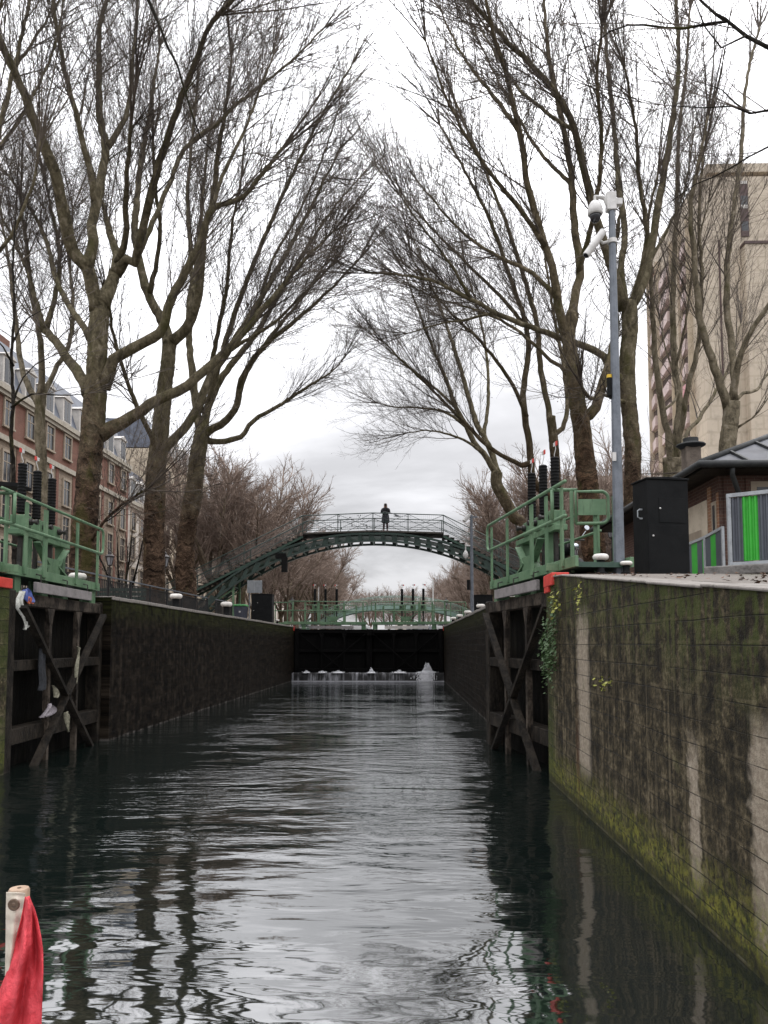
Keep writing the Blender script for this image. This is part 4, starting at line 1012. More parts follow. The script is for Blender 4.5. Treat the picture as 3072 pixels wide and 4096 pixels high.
panel('nearest striped fence panel standing on a concrete block, cut by the picture edge', (on(730, 10.65), 10.65), (6.35, 9.3), 2.97, at(730, 496, 10.65).z, 'ngngngngngng', .2, [(-.28, .62), (1.2, 1.9)])
z_ = at(706.6, 537.5, 14.8).z
panel('striped fence panel between the black cabinet and its neighbour panel', (on(684, 16.2), 16.2), (on(706.6, 14.8), 14.8), 2.87, z_, 'ngnnggnng', .16)
panel('striped fence panel running behind the concrete block below the house window', (on(707.2, 14.74), 14.74), (on(725, 13.55), 13.55), 2.87, z_, 'nnggnnn', .19)

# ------------------------------------------------------------------ motorcycle behind the railing
def motorcycle(loc, rz, label):
    t = thing('motorcycle', label, 'motorcycle', loc)
    def pb(b, nm, m, par=None, **k):
        o = b.build(nm, m, None, **k); o.parent = par or t; return o
    for y in (-.68, .68):
        b = MB(); ring = [(0, y+.3*math.cos(R(a)), .3+.3*math.sin(R(a))) for a in range(0, 361, 15)]; b.tube(ring, .055, 10, cap=False); wh = pb(b, 'wheel', 'tyre', smooth=True)
        b = MB(); b.lathe([(.22, -.02), (.22, .02), (.05, .04)], (0, y, .3), 20, Matrix.Rotation(R(90), 4, 'Y')); pb(b, 'rim', 'rim', wh)
    b = MB(); b.tube([(0, -.68, .3), (0, -.52, .85), (0, -.42, 1.02)], .035, 8); b.tube([(0, -.45, .95), (0, -.1, .62), (0, .3, .5), (0, .68, .3)], .05, 8); pb(b, 'frame', 'dark_steel', smooth=True)
    b = MB(); b.tube([(0, -.38, .8), (0, -.2, .9), (0, .05, .84)], [.09, .15, .08], 12); pb(b, 'fuel_tank', 'black_paint', smooth=True)
    b = MB(); b.tube([(0, .02, .8), (0, .3, .8), (0, .62, .88)], [.09, .13, .07], 12); pb(b, 'seat', 'black_rubber', smooth=True)
    b = MB(); b.box(-.14, .14, -.25, .2, .3, .62); pb(b, 'engine', 'dark_steel', bevel=.04)
    b = MB(); b.tube([(-.36, -.3, 1.04), (-.15, -.42, 1.02), (.15, -.42, 1.02), (.36, -.3, 1.04)], .016, 8); pb(b, 'handlebar', 'dark_steel', smooth=True)
    b = MB(); b.lathe([(.05, .1), (.075, .0), (.075, -.02)], (0, -.6, .86), 18, Matrix.Rotation(R(90), 4, 'X') @ Matrix.Scale(1, 4)); hl = pb(b, 'headlight', 'mirror', smooth=True)
    for s in (-1, 1):
        b = MB(); b.tube([(.22*s, -.38, 1.03), (.34*s, -.4, 1.2)], .009, 6); b.lathe([(.045, -.012), (.052, 0), (.045, .012)], (.36*s, -.41, 1.26), 16, Matrix.Rotation(R(80), 4, 'X')); pb(b, 'wing_mirror', 'mirror')
    t.rotation_euler.z = rz; return t
mp = at(569.5, 547, 15.0); motorcycle((mp.x-.18, 15.0, 2.83), R(14), 'parked black motorcycle with shiny mirrors behind the green swing gate')

# ------------------------------------------------------------------ cars on the road bridge
def make_car(label, paintm, loc, s=1, h=1.42, L_=4.35):
    t = thing('parked_car', label, 'car', loc); y0, y1 = -.85, .85
    def pb(b, nm, m, par=None, **k):
        o = b.build(nm, m, None, **k); o.parent = par or t; return o
    l = L_/2
    prof = [(-l, .32), (-l-.03, .55), (-l+.05, .78), (-l+.9, .92), (-l+1.55, h-.06), (-l+1.9, h), (.45, h), (l-1.0, .98), (l-.1, .9), (l, .6), (l-.03, .32)]
    b = MB()
    n = len(prof)
    for sy, ins in ((y0, 1), (y1, 1)):
        pass
    secs = [(y0, .0), (y0, 1), (y1, 1), (y1, .0)]
    vs = []
    for (yy) in (y0, y0+.02, y1-.02, y1):
        for (x, z) in prof:
            tuck = .16*max(0, (z-.9)/.5); e = .03 if abs(yy) > .84 else 0
            vs.append((x*(1-e*.3), yy*(1-tuck), z-e))
    fs = [tuple(range(n))[::-1], tuple(range(3*n, 4*n))]
    for k in range(3):
        for i in range(n): fs.append((k*n+i, k*n+(i+1) % n, (k+1)*n+(i+1) % n, (k+1)*n+i))
    b.add(vs, fs); pb(b, 'car_body', paintm, auto=30)
    for sy in (-1, 1):
        yy = sy*.80
        for (x0, x1, x2, x3) in ((-l+1.12, -.12, -.12, -l+1.62), (-.05, l-1.08, .42, -.05)):
            b = MB(); f = lambda x, z: (x, sy*(.853*(1-.16*max(0, (z-.9)/.5))+.004), z)
            b.add([f(x0, .95), f(x1, .97), f(x2, h-.09), f(x3, h-.09)], [(0, 1, 2, 3)]); pb(b, 'side_window', 'car_glass')
        for xw in (-l+.85, l-.8):
            b = MB(); b.lathe([(.2, -.1), (.31, -.09), (.315, .0), (.31, .09), (.2, .1)], (xw, sy*.76, .315), 20, Matrix.Rotation(R(90), 4, 'X')); wh = pb(b, 'wheel', 'tyre', auto=40)
            b = MB(); b.lathe([(.19, -.005), (.19, .005), (.06, .02)], (xw, sy*.862, .315), 14, Matrix.Rotation(R(-90*sy), 4, 'X')); pb(b, 'rim', 'rim', wh)
        b = MB(); b.box(-l-.04, -l+.1, sy*.62-.12, sy*.62+.12, .6, .74); pb(b, 'headlight', 'mirror', bevel=.02)
        b = MB(); b.box(l-.1, l+.02, sy*.66-.1, sy*.66+.1, .62, .8); pb(b, 'tail_light', 'car_red', bevel=.02)
    t.rotation_euler.z = 0 if s > 0 else math.pi
    return t
RZ = 4.155; RY = 133
def carx(u): return (u-405)/F*RY
make_car('white saloon car on the road bridge seen between the closed gate rails', 'car_white', (carx(358), RY, RZ))
make_car('dark estate car on the road bridge behind the dull grey fender board', 'car_dark', (carx(335), RY+.4, RZ), -1)
make_car('silver grey car on the road bridge behind the bright pale fender board', 'car_grey', (carx(419), RY, RZ))
make_car('pale car nearest the chamber corner on the road bridge behind the bright fender board', 'car_white', (carx(443), RY+.6, RZ-.02), -1)
make_car('white car at the left edge of the closed gates on the road bridge', 'car_white', (carx(305), RY, RZ-.2))
make_car('dark car beyond the far end of the dull fender board', 'car_dark', (carx(322), RY+6, RZ), 1)

# ------------------------------------------------------------------ lock keeper's house
t = thing('lock_house', 'low brick lock keeper house with hipped zinc roof behind the striped panels', 'house', (10, 19.5, 2.83))
X0, X1, Y0, Y1, ZE = 6.45, 13.6, 15.95, 23.5, 5.47
b = MB(); b.box(X0, X1, Y0, Y1, 2.7, ZE-.05); wl_ = b.build('wall', 'house_brick', t)
ex0, ex1, ey0, ey1 = 5.88, 14.15, 15.32, 24.1; sl_ = .47; hr = (ex1-ex0)/2*sl_
r0 = Vector(((ex0+ex1)/2, ey0+(ex1-ex0)/2, ZE+hr)); r1 = Vector(((ex0+ex1)/2, max(ey1-(ex1-ex0)/2, r0.y+.4), ZE+hr))
c_ = [Vector((ex0, ey0, ZE)), Vector((ex1, ey0, ZE)), Vector((ex1, ey1, ZE)), Vector((ex0, ey1, ZE))]
b = MB(); b.add(c_+[r0, r1]+[v-Vector((0, 0, .06)) for v in c_], [(0, 1, 4), (1, 2, 5, 4), (2, 3, 5), (3, 0, 4, 5), (6, 9, 8, 7), (0, 6, 7, 1), (1, 7, 8, 2), (2, 8, 9, 3), (3, 9, 6, 0)]); rf = b.build('roof', 'zinc', t)
b = MB()
for (p, q_) in ((c_[0], r0), (c_[1], r0), (c_[2], r1), (c_[3], r1), (r0, r1)): b.tube([p+Vector((0, 0, .02)), q_+Vector((0, 0, .02))], .07, 8)
b.build('hip_roll', 'zinc_dark', rf, smooth=True)
b = MB()
for k in range(1, 9):
    x = ex0+.95*k; tt = min(x-ex0, ex1-x); b.bar((x, ey0+.01, ZE+.03), (x, ey0+tt, ZE+.03+tt*sl_), .05, .06)
for k in range(1, 8):
    y = ey0+.95*k; tt = min(y-ey0, ey1-y, (ex1-ex0)/2); b.bar((ex0+.01, y, ZE+.03), (ex0+tt, y, ZE+.03+tt*sl_), .05, .06)
b.build('standing_seams', 'zinc_dark', rf)
b = MB(); g = .075
b.tube([(ex0-.06, ey1, ZE-.03), (ex0-.06, ey0-.06, ZE-.03), (ex1+.06, ey0-.06, ZE-.03)], g, 10); b.build('gutter', 'zinc_dark', t, smooth=True)
b = MB(); b.box(ex0+.03, ex1-.03, ey0+.03, ey1-.03, ZE-.12, ZE-.065); b.build('eave_soffit', 'wet_timber', t)
b = MB(); b.tube([(ex0+.6, ey0-.02, ZE-.1), (ex0+.62, ey0+.05, ZE-.22), (ex0+1.0, Y0-.12, ZE-.72), (ex0+1.05, Y0-.07, ZE-.85), (ex0+1.05, Y0-.07, 2.85)], .05, 10); b.build('downpipe', 'zinc_dark', t, smooth=True)
cx_, cy_ = 7.42, 20.0
b = MB(); b.box(cx_-.19, cx_+.19, cy_-.19, cy_+.19, 5.6, at(690, 448, 20).z); ch = b.build('chimney', 'chimney_brown', t, bevel=.01)
zc_ = at(690, 448, 20).z
b = MB(); b.lathe([(.2, zc_-.02), (.3, zc_+.02), (.37, zc_+.06), (.36, zc_+.09), (.24, zc_+.13)], (cx_, cy_, 0), 14); b.lathe([(.19, zc_+.12), (.19, zc_+.25), (.12, zc_+.26)], (cx_, cy_, 0), 14); b.build('chimney_cap', 'zinc_dark', ch, auto=40)
# side facade: stone door surround, window; front: windows
def yu(u, x=X0): return F*x/(u-405)
def side_box(b, ua, ub, z0, z1, px0, px1): b.box(px0, px1, *sorted((yu(ua), yu(ub))), z0, z1)
b = MB(); side_box(b, 676, 708, 2.84, 4.95, X0-.03, X0-.002); ds = b.build('door_surround', 'stone_arch', t)
b = MB(); side_box(b, 682, 702, 2.84, 4.36, X0-.034, X0-.031); b.build('door_recess', 'beige', ds)
def win(b_y0, b_y1, z0, z1):
    b = MB(); b.box(X0-.02, X0-.002, b_y0, b_y1, z0, z1); o = b.build('window', 'frame_brown', t)
    b = MB(); b.box(X0-.026, X0-.021, b_y0+.07, b_y1-.07, z0+.08, z1-.08); b.build('pane', 'glass', o)
    b = MB(); b.box(X0-.034, X0-.027, b_y0+.03, b_y1-.03, (z0+z1)/2-.02, (z0+z1)/2+.02); b.build('glazing_bar', 'frame_white', o)
win(*sorted((yu(716.6), yu(711.8))), 3.2, 4.85)
b = MB(); side_box(b, 708.1, 711.6, 2.84, 5.2, X0-.02, X0-.001); side_box(b, 716.8, 718.6, 2.84, 5.0, X0-.02, X0-.001); b.build('orange_brick_jamb', 'orange_brick', t)
def fwin(x0, x1, z0, z1):
    b = MB(); b.box(x0, x1, Y0-.04, Y0-.002, z0, z1); o = b.build('window', 'frame_brown', t)
    b = MB(); b.box(x0+.12, x1-.12, Y0-.05, Y0-.041, z0+.12, z1-.12); b.build('pane', 'glass', o)
fwin(7.1, 8.2, 3.3, 5.22); fwin(9.4, 10.5, 3.3, 5.22); fwin(11.5, 12.6, 3.3, 5.22)
b = MB()
for x in (X0+.1, X0+.55): b.box(x, x+.3, Y0-.03, Y0-.001, 2.84, 5.3)
b.build('brick_pilaster', 'house_brick', t)

# ------------------------------------------------------------------ tower block
t = thing('tower_block', 'tall beige concrete tower block with stacked pinkish balconies', 'tower block', (45, 95, 2.83))
TX, TY0, TY1, TZ = 32.6, 83.0, 100.6, at(715, 174, 83).z
b = MB(); b.box(TX, 66, TY0, TY1, 2.5, TZ-.35); b.build('wall', 'tower', t)
b = MB(); b.box(TX+1.6, 66, TY0+1.4, TY1-2, TZ-.35, TZ+.4); b.build('roof_storey', 'brown_panel', t)
b = MB(); b.box(TX+.9, 66.5, TY0+.35, TY1-1, TZ+.4, TZ+1.4); b.build('roof_parapet', 'tower', t)
b = MB(); b.box(TX+4.2, 66, TY0-1.1, TY0-.003, 2.5, at(740, 249, 83).z); b.build('stair_wing', 'tower', t)
zl = at(740, 249, 83).z
b = MB(); b.box(TX+4.1, 66.1, TY0-1.2, TY0-.002, zl, zl+.3); b.build('wing_parapet', 'brown_panel', t)
b = MB(); b.box(TX+1.75, TX+1.9, TY0-.14, TY0-.004, 2.5, zl+1); b.build('downpipe', 'brown_panel', t)
xa, xb = on(753, 83), on(761.5, 83); zs = [at(757, v, 83).z for v in (181, 184, 196, 205, 208.5, 221.5, 231, 236.5)]
b = MB(); b.box(xa, xb, TY0-.08, TY0-.003, zs[-1], zs[0]); wo_ = b.build('window_strip', 'brown_panel', t)
for (k0, k1, m) in ((1, 0, 'frame_white'), (3, 2, 'glass'), (4, 3, 'frame_white'), (6, 5, 'glass'), (7, 6, 'brown_panel')):
    b = MB(); b.box(xa+.08, xb-.08, TY0-.1, TY0-.081, zs[k0], zs[k1]); b.build('pane' if m == 'glass' else 'panel', m, wo_)
fl = 2.82; nf = 17
def uy(u, x=TX): return F*x/(u-405)
bal = None
for (ua, ub) in ((656.8, 664.5), (666.5, 679.5), (688.5, 697)):
    ya, yb = uy(ub), uy(ua)
    for k in range(nf-1):
        z = 4.2+fl*k
        if z > TZ-5.5: break
        b = MB(); b.box(TX-.03, TX-.004, ya, yb, z, z+fl*.92); rc = b.build('loggia', 'recess', t)
        b = MB()
        b.add([(TX-.035, ya, z), (TX-.85, ya, z), (TX-.3, yb, z), (TX-.035, yb, z), (TX-.035, ya, z+1.25), (TX-.85, ya, z+1.25), (TX-.3, yb, z+1.25), (TX-.035, yb, z+1.25)], [(0, 1, 2, 3), (7, 6, 5, 4), (0, 4, 5, 1), (1, 5, 6, 2), (2, 6, 7, 3), (0, 3, 7, 4)])
        b.build('balcony', 'pink', t)
    for yy in (ya-.25, yb+.1):
        b = MB(); b.box(TX-.6, TX-.002, yy-.06, yy+.06, 2.5, TZ-3); b.build('fin_wall', 'cream', t)
for (u, v, dz) in ((662.5, 276, 1.6), (694, 393, 1.5)):
    p = at(u, v, uy(u)-.6); b = MB(); b.box(TX-.95, TX-.88, p.y-.9, p.y+.5, p.z-.5, p.z+.9); b.build('red_awning', 'bag_orange' if u < 670 else 'car_red', t)

# ------------------------------------------------------------------ buildings on the left quay, facade on x = FX facing the canal
FX = -25.0
def zat(v, y): return at(200, v, y).z
def facade(name, label, y0, y1, floors, cols, wallm, z_top, roof_h, roofm, upper=None, depth=14, strips=False, winw=1.05, chim=()):
    """floors: list of (z0, z1) window bands"""
    t = thing(name, label, 'building', (FX-depth/2, (y0+y1)/2, 2.83))
    zsplit = upper[0] if upper else z_top
    b = MB(); b.box(FX-depth, FX, y0+.004, y1-.004, 2.6, zsplit); b.build('wall', wallm, t)
    if upper:
        b = MB(); b.box(FX-depth, FX-.003, y0+.004, y1-.004, zsplit, z_top); b.build('upper_wall', upper[1], t)
        b = MB(); b.box(FX-.002, FX+.16, y0, y1, zsplit-.3, zsplit+.05); b.build('string_course', 'stone_pale', t)
    b = MB(); b.box(FX-.002, FX+.32, y0, y1, z_top-.25, z_top+.1); b.box(FX-.002, FX+.2, y0, y1, z_top-.5, z_top-.253); b.build('cornice', 'stone_pale', t)
    if strips:
        b = MB(); n = cols
        for i in range(n+1):
            y = y0+.3+(y1-y0-.6)*i/n; b.box(FX+.002, FX+.05, y-.22, y+.22, 2.8, zsplit-.31)
        b.build('brick_pier', 'brick', t)
    rf = None
    if roof_h:
        b = MB(); s = roof_h*.33
        b.prism([(FX-.1, z_top+.1), (FX-.1-s, z_top+roof_h), (FX-depth+.1+s, z_top+roof_h+.3), (FX-depth+.1, z_top+.1)], 'y', y0+.01, y1-.01)
        b.f = b.f; rf = b.build('roof', roofm, t)
    wp = None; wu = (y1-y0)/cols
    protos = {}
    for fi, (za, zb) in enumerate(floors):
        for c in range(cols):
            y = y0+wu*(c+.5)
            fx = FX if za < zsplit else FX-.003
            key = (round(zb-za, 2), za >= zsplit)
            if key not in protos:
                b = MB(); ww = winw/2; h = zb-za
                bb = MB()
                bb.box(0, .10, -ww-.13, -ww, -.05, h+.16); bb.box(0, .10, ww, ww+.13, -.05, h+.16); bb.box(0, .10, -ww+.002, ww-.002, h+.002, h+.16); bb.box(0, .16, -ww-.2, ww+.2, -.17, -.052)
                bb.box(.012, .03, -.035, .035, 0, h); bb.box(.012, .03, -ww, ww, h*.66, h*.66+.06)
                pp = MB(); pp.box(.0, .01, -ww, ww, .0, h)
                f_ = bb.build('window', 'frame_brown', None); p_ = pp.build('pane', 'glass', f_)
                protos[key] = (f_, p_); f_.parent = t; f_.location = Vector((fx+.004, y, za))-t.location
            else:
                f0, p0 = protos[key]; f_ = f0.copy(); COL.objects.link(f_); f_.parent = t; f_.location = Vector((fx+.004, y, za))-t.location
                p_ = p0.copy(); COL.objects.link(p_); p_.parent = f_
    if rf:
        # dormers on the steep roof
        for c in range(cols):
            y = y0+wu*(c+.5); zz = z_top+.35
            b = MB(); b.box(FX-1.4, FX-.05, y-.72, y+.72, zz, zz+1.75); b.prism([(y-.85, zz+1.752), (y+.85, zz+1.752), (y, zz+2.15)], 'x', FX-1.5, FX+.05); o = b.build('dormer', 'frame_white', rf)
            b = MB(); b.box(FX-.048, FX-.03, y-.5, y-.04, zz+.1, zz+1.6); b.box(FX-.048, FX-.03, y+.04, y+.5, zz+.1, zz+1.6)
            b.build('dormer_pane', 'glass', rf)
    for (yc, ww, hh, m) in chim:
        b = MB(); b.box(FX-4.6, FX-3.2, yc-ww/2, yc+ww/2, z_top+1, z_top+roof_h+hh)
        for k in range(3): b.lathe([(.16, z_top+roof_h+hh), (.13, z_top+roof_h+hh+.45)], (FX-3.9, yc-ww/3+ww/3*k, 0), 8)
        b.build('chimney', m, rf or t)
    return t
facade('brick_building', 'long red brick and pale stone building with grey dormered roof', 26, 68.7, [(3.6, 5.6), (6.7, 8.4), (9.3, 11.2), (12.1, 13.9), (15.6, 17.2)], 15, 'ashlar', 17.9, 3.7, 'slate', (14.85, 'brick'), strips=True, chim=((52.0, 2.6, 1.9, 'brick'), (36, 2.4, 1.4, 'brick'), (64, 2.2, 1.2, 'cream')))
facade('white_building', 'narrow whitish rendered building beside the red brick one', 68.8, 76.0, [(3.4, 5.8), (6.8, 8.8), (9.7, 11.7), (12.4, 14.0)], 3, 'white_render', 14.9, 3.6, 'slate', chim=((75.2, 1.3, 2.0, 'brick'),))
facade('cream_building', 'taller cream building whose blank side wall rises over the white one', 76.1, 96, [(3.4, 5.8), (6.8, 8.8), (9.7, 11.7), (12.6, 14.6), (15.6, 17.4), (18.4, 20.2)], 7, 'cream', 21.6, 3.0, 'slate', chim=((85, 2.4, 1.6, 'cream'),))
facade('beige_building', 'beige quay building far along behind the leaning bare trees', 96.1, 128, [(3.4, 5.8), (6.8, 8.8), (9.7, 11.7), (12.6, 14.6)], 10, 'beige', 16.0, 4.0, 'slate', chim=((110, 2.4, 1.6, 'brick'),))
facade('pale_building', 'farthest pale quay building in line, near the road bridge', 150, 190, [(3.4, 5.8), (6.8, 8.8), (9.7, 11.7), (12.6, 14.6)], 10, 'white_render', 16.0, 4.0, 'slate')
t = thing('beige_building', 'low beige building behind the street lamps and big trunk', 'building', (24, 90, 2.83))
b = MB(); b.box(17.3, 31, 82, 99, 2.6, at(590, 481, 82).z); b.build('wall', 'beige', t)
zt = at(590, 481, 82).z
b = MB(); b.box(17.0, 31.2, 81.7, 99.2, zt, zt+.5); b.build('cornice', 'white_render', t)
pw = None
for k in range(4):
    for c in range(4):
        x = 18.6+3.1*c; z = 4+3.6*k
        if pw is None:
            b = MB(); b.box(x-.6, x+.6, 81.9, 81.995, z, z+1.9); pw = b.build('window', 'frame_brown', t); bb = MB(); bb.box(x-.48, x+.48, 81.88, 81.899, z+.1, z+1.8); pp = bb.build('pane', 'glass', pw); base = (x, z)
        else:
            f_ = pw.copy(); COL.objects.link(f_); f_.location = pw.location+Vector((x-base[0], 0, z-base[1])); p_ = pp.copy(); COL.objects.link(p_); p_.parent = f_
t = thing('white_building', 'tiny far white flat roofed building at the end of the canal', 'building', (on(402, 300), 305, 2.83))
x0, x1 = on(395, 300), on(410.5, 300)
b = MB(); b.box(x0, x1, 300, 312, 2.6, at(402, 615.5, 300).z); b.build('wall', 'white_render', t)
b = MB(); b.box(x0-.5, x1+.5, 299.5, 312.5, at(402, 615.5, 300).z, at(402, 613.5, 300).z); b.build('roof', 'zinc', t)

# ------------------------------------------------------------------ seagull passing the bridge
p = at(397, 516, YB-3.5)
t = thing('seagull', 'small seagull gliding past the footbridge railing next to the person', 'bird', p)
b = MB(); b.tube([(p.x-.2, p.y, p.z), (p.x-.1, p.y, p.z+.01), (p.x+.05, p.y, p.z), (p.x+.22, p.y, p.z-.02)], [.02, .05, .06, .015], 10); bo = b.build('body', 'sign_grey', t, smooth=True)
for s in (-1, 1):
    b = MB(); b.add([(p.x-.05, p.y+.04*s, p.z+.02), (p.x+.1, p.y+.04*s, p.z+.02), (p.x+.42*s*.9+.1, p.y+.25*s, p.z+(.12 if s < 0 else .04)), (p.x+.42*s*.9, p.y+.25*s, p.z+(.14 if s < 0 else .05)), (p.x+.85*s, p.y+.4*s, p.z+(.22 if s < 0 else -.0))], [(0, 1, 2, 3), (3, 2, 4)])
    o = b.build('wing', 'sign_grey', t); m = o.modifiers.new('s', 'SOLIDIFY'); m.thickness = .02

# ------------------------------------------------------------------ flag at the stern of the boat
d0 = 1.5
t = thing('boat_flag', 'red flag with pale sleeve hanging on a wooden pole in the foreground', 'flag', (at(15, 1000, d0).x, d0, 0.9))
pc = at(19.2, 888, d0+.03)
pb_ = at(17.5, 1110, d0+.03)
b = MB(); b.tube([(pc.x, pc.y, 0.0), (pc.x, pc.y, pc.z-.004), (pc.x, pc.y, pc.z)], [.0195, .0195, .0175], 24); b.build('flag_pole', 'pole_wood', t, auto=40)
b = MB(); b.lathe([(.0035, pc.z+.0002), (.0035, pc.z+.0012)], (pc.x, pc.y, 0), 10); b.build('pole_hole', 'grommet', t)
zo = lambda x, y: (x/12.71, 850+y/12.71)
nx, ny = 26, 40
def sheet(edges, depth, name, mat, th):
    b = MB()
    for i in range(ny+1):
        tt = i/ny*(len(edges)-1); k = min(int(tt), len(edges)-2); f = tt-k
        (ax, bx_, ay), (cx2, dx2, cy2) = edges[k], edges[k+1]
        xl, xr, yy = ax+(cx2-ax)*f, bx_+(dx2-bx_)*f, ay+(cy2-ay)*f
        for j in range(nx+1):
            s = j/nx; u, v = zo(xl+(xr-xl)*s, yy+(8*math.sin(s*5) if name == 'cloth' else 12*s*s))
            b.v.append(tuple(at(u, v, d0+depth(s, i/ny))))
    for i in range(ny):
        for j in range(nx): o = i*(nx+1)+j; b.face(o, o+1, o+nx+2, o+nx+1)
    o = b.build(name, mat, t, smooth=True); m = o.modifiers.new('s', 'SOLIDIFY'); m.thickness = th; m.offset = 0
    return o
sheet([(318, 372, 592), (296, 436, 740), (262, 480, 900), (214, 520, 1080), (168, 548, 1280), (110, 551, 1500), (20, 545, 1720), (-60, 535, 1950), (-140, 525, 2250), (-220, 515, 2700), (-260, 500, 3200)],
      lambda s, q: -.03+.016*math.sin(s*9+q*3.5)*min(1, q*3+.1)+.006*math.sin(s*21-q*6)*min(1, q*3)+.03*(s-.5)**2+.004*math.sin(q*22+s*5), 'cloth', 'red_cloth', .0012)
sheet([(82, 318, 535), (80, 312, 640), (76, 300, 800), (76, 262, 950), (74, 230, 1150), (70, 180, 1400), (66, 150, 1700), (60, 130, 2100), (55, 120, 3200)], lambda s, q: .004-.022*math.sin(s*math.pi)*(1 if q < .9 else 1)+.002*math.sin(q*40), 'sleeve', 'flag_sleeve', .0012)
gc = at(*zo(177, 695), d0-.0235)
b = MB(); m = Matrix.Rotation(R(90), 4, 'X')
b.lathe([(.0114, 0), (.0114, .001), (.0095, .0022), (.0078, .0014), (.0062, .002), (.0048, .001), (.0035, .0022), (.001, .0022)], gc, 24, m); b.build('grommet', 'grommet', t, smooth=True)

# ------------------------------------------------------------------ ferns growing on the near wall
def fern(name, label, P, n, size, mat, seed, droop=.5, spread=(.08, .22, .3)):
    b = MB(); rg = random.Random(seed)
    for i in range(n):
        o = Vector((P[0]-rg.random()*spread[0], P[1]+rg.gauss(0, .5)*spread[1], P[2]+rg.gauss(0, .5)*spread[2]))
        d = Vector((-rg.uniform(.3, 1), rg.uniform(-1, 1), rg.uniform(-1, .5)-droop*.5)).normalized(); l = size*rg.uniform(.5, 1.3)
        sd = d.cross(Vector((rg.uniform(-1, 1), rg.uniform(-1, 1), 1))).normalized()*l*.28
        b.add([o, o+d*l*.5+sd, o+d*l, o+d*l*.5-sd], [(0, 1, 2, 3)])
    t = thing(name, label, 'plant', P); b.build('foliage', mat, t); return t
fern('fern', 'dark green fern clump hanging on the wall corner beside the open gate', (1.985, 10.55, 1.82), 520, .055, 'leaf', 2, .6, (.10, .42, .42))
fern('fern', 'narrow green creeper running up from the fern on the wall', (1.985, 10.2, 2.15), 160, .045, 'leaf', 3, .4, (.05, .16, .5))
fern('wall_plant', 'yellow leaved sprig growing near the top of the wall corner', (1.985, 10.0, 2.42), 46, .06, 'leaf_yellow', 4, .1, (.07, .25, .16))
fern('wall_plant', 'tiny green sprig under the pale coping edge', (1.985, 8.75, 2.45), 26, .05, 'leaf_yellow', 5, .1, (.05, .12, .22))
fern('wall_plant', 'small yellow sprig halfway down the wall right of the lime streak', (1.985, 7.75, 1.5), 30, .045, 'leaf_yellow', 6, .1, (.05, .28, .08))
# dead leaves on the quay
b = MB(); rg = random.Random(9)
for i in range(260):
    y = rg.uniform(4, 10.6); x = 2.4+rg.random()**1.4*5; z = zg(y)+.006; a = rg.uniform(0, 6.3); l = rg.uniform(.015, .045)
    b.add([(x+l*math.cos(a+k*1.57)*(1 if k % 2 else .6), y+l*math.sin(a+k*1.57)*(1 if k % 2 else .6), z+rg.uniform(0, .02)) for k in range(4)], [(0, 1, 2, 3)])
tag(b.build('fallen_leaves', 'dirt_leaf'), 'brown fallen leaves scattered on the quay', 'leaves', None, 'stuff')
# ------------------------------------------------------------------ bare plane trees
from mathutils.noise import noise as NZ
class Twigs:
    """fast collector of thin three-sided branches"""
    def __init__(s): s.v = array('f'); s.q = array('i'); s.n = 0
    def branch(s, pts, r0, r1, n=3):
        k = len(pts); o = s.n
        d = pts[-1]-pts[0]
        if d.length < 1e-6: return
        d.normalize(); u = d.orthogonal().normalized(); w = d.cross(u)
        offs = [(u*math.cos(2*math.pi*j/n)+w*math.sin(2*math.pi*j/n)) for j in range(n)]
        for i, p in enumerate(pts):
            r = r0+(r1-r0)*i/(k-1)
            for e in offs: s.v.extend((p.x+e.x*r, p.y+e.y*r, p.z+e.z*r))
        for i in range(k-1):
            a = o+i*n; c = a+n
            for j in range(n):
                j2 = (j+1) % n; s.q.extend((a+j, a+j2, c+j2, c+j))
        s.n += k*n
    def ball(s, p, r):
        o = s.n
        for (x, y, z) in ((r, 0, 0), (0, r, 0), (-r, 0, 0), (0, -r, 0), (r*.6, 0, r), (0, r*.6, r), (-r*.6, 0, r), (0, -r*.6, r)): s.v.extend((p.x+x, p.y+y, p.z+z-r*.5))
        for j in range(4): s.q.extend((o+j, o+(j+1) % 4, o+4+(j+1) % 4, o+4+j))
        s.q.extend((o+4, o+5, o+6, o+7)); s.q.extend((o+3, o+2, o+1, o)); s.n += 8
    def build(s, name, mat, parent, off):
        nv = s.n; nf = len(s.q)//4
        for i in range(0, len(s.v), 3): s.v[i] -= off.x; s.v[i+1] -= off.y; s.v[i+2] -= off.z
        me = bpy.data.meshes.new(name); me.vertices.add(nv); me.vertices.foreach_set('co', s.v)
        me.loops.add(nf*4); me.loops.foreach_set('vertex_index', s.q)
        me.polygons.add(nf); me.polygons.foreach_set('loop_start', array('i', range(0, nf*4, 4)))
        me.polygons.foreach_set('use_smooth', array('b', [1]*nf))
        me.materials.append(MT[mat]); me.update(calc_edges=True); me.validate()
        o = bpy.data.objects.new(name, me); COL.objects.link(o); o.parent = parent; return o
UP = Vector((0, 0, 1))
def rvec(rg): return Vector((rg.gauss(0, 1), rg.gauss(0, 1), rg.gauss(0, 1))).normalized()
def path(rg, p, d, l, n, wob, up):
    pts = [p]; d = d.copy()
    for i in range(n):
        d = (d+rvec(rg)*wob+UP*up).normalized(); p = p+d*(l/n); pts.append(p)
    return pts
def side(rg, d, ang):
    a = d.orthogonal().normalized(); b_ = d.cross(a); t = rg.uniform(0, 2*math.pi)
    return (d*math.cos(ang)+(a*math.cos(t)+b_*math.sin(t))*math.sin(ang)).normalized()
def lerp_path(pts, t):
    k = len(pts)-1; f = t*k; i = min(int(f), k-1); return pts[i].lerp(pts[i+1], f-i), (pts[i+1]-pts[i]).normalized()
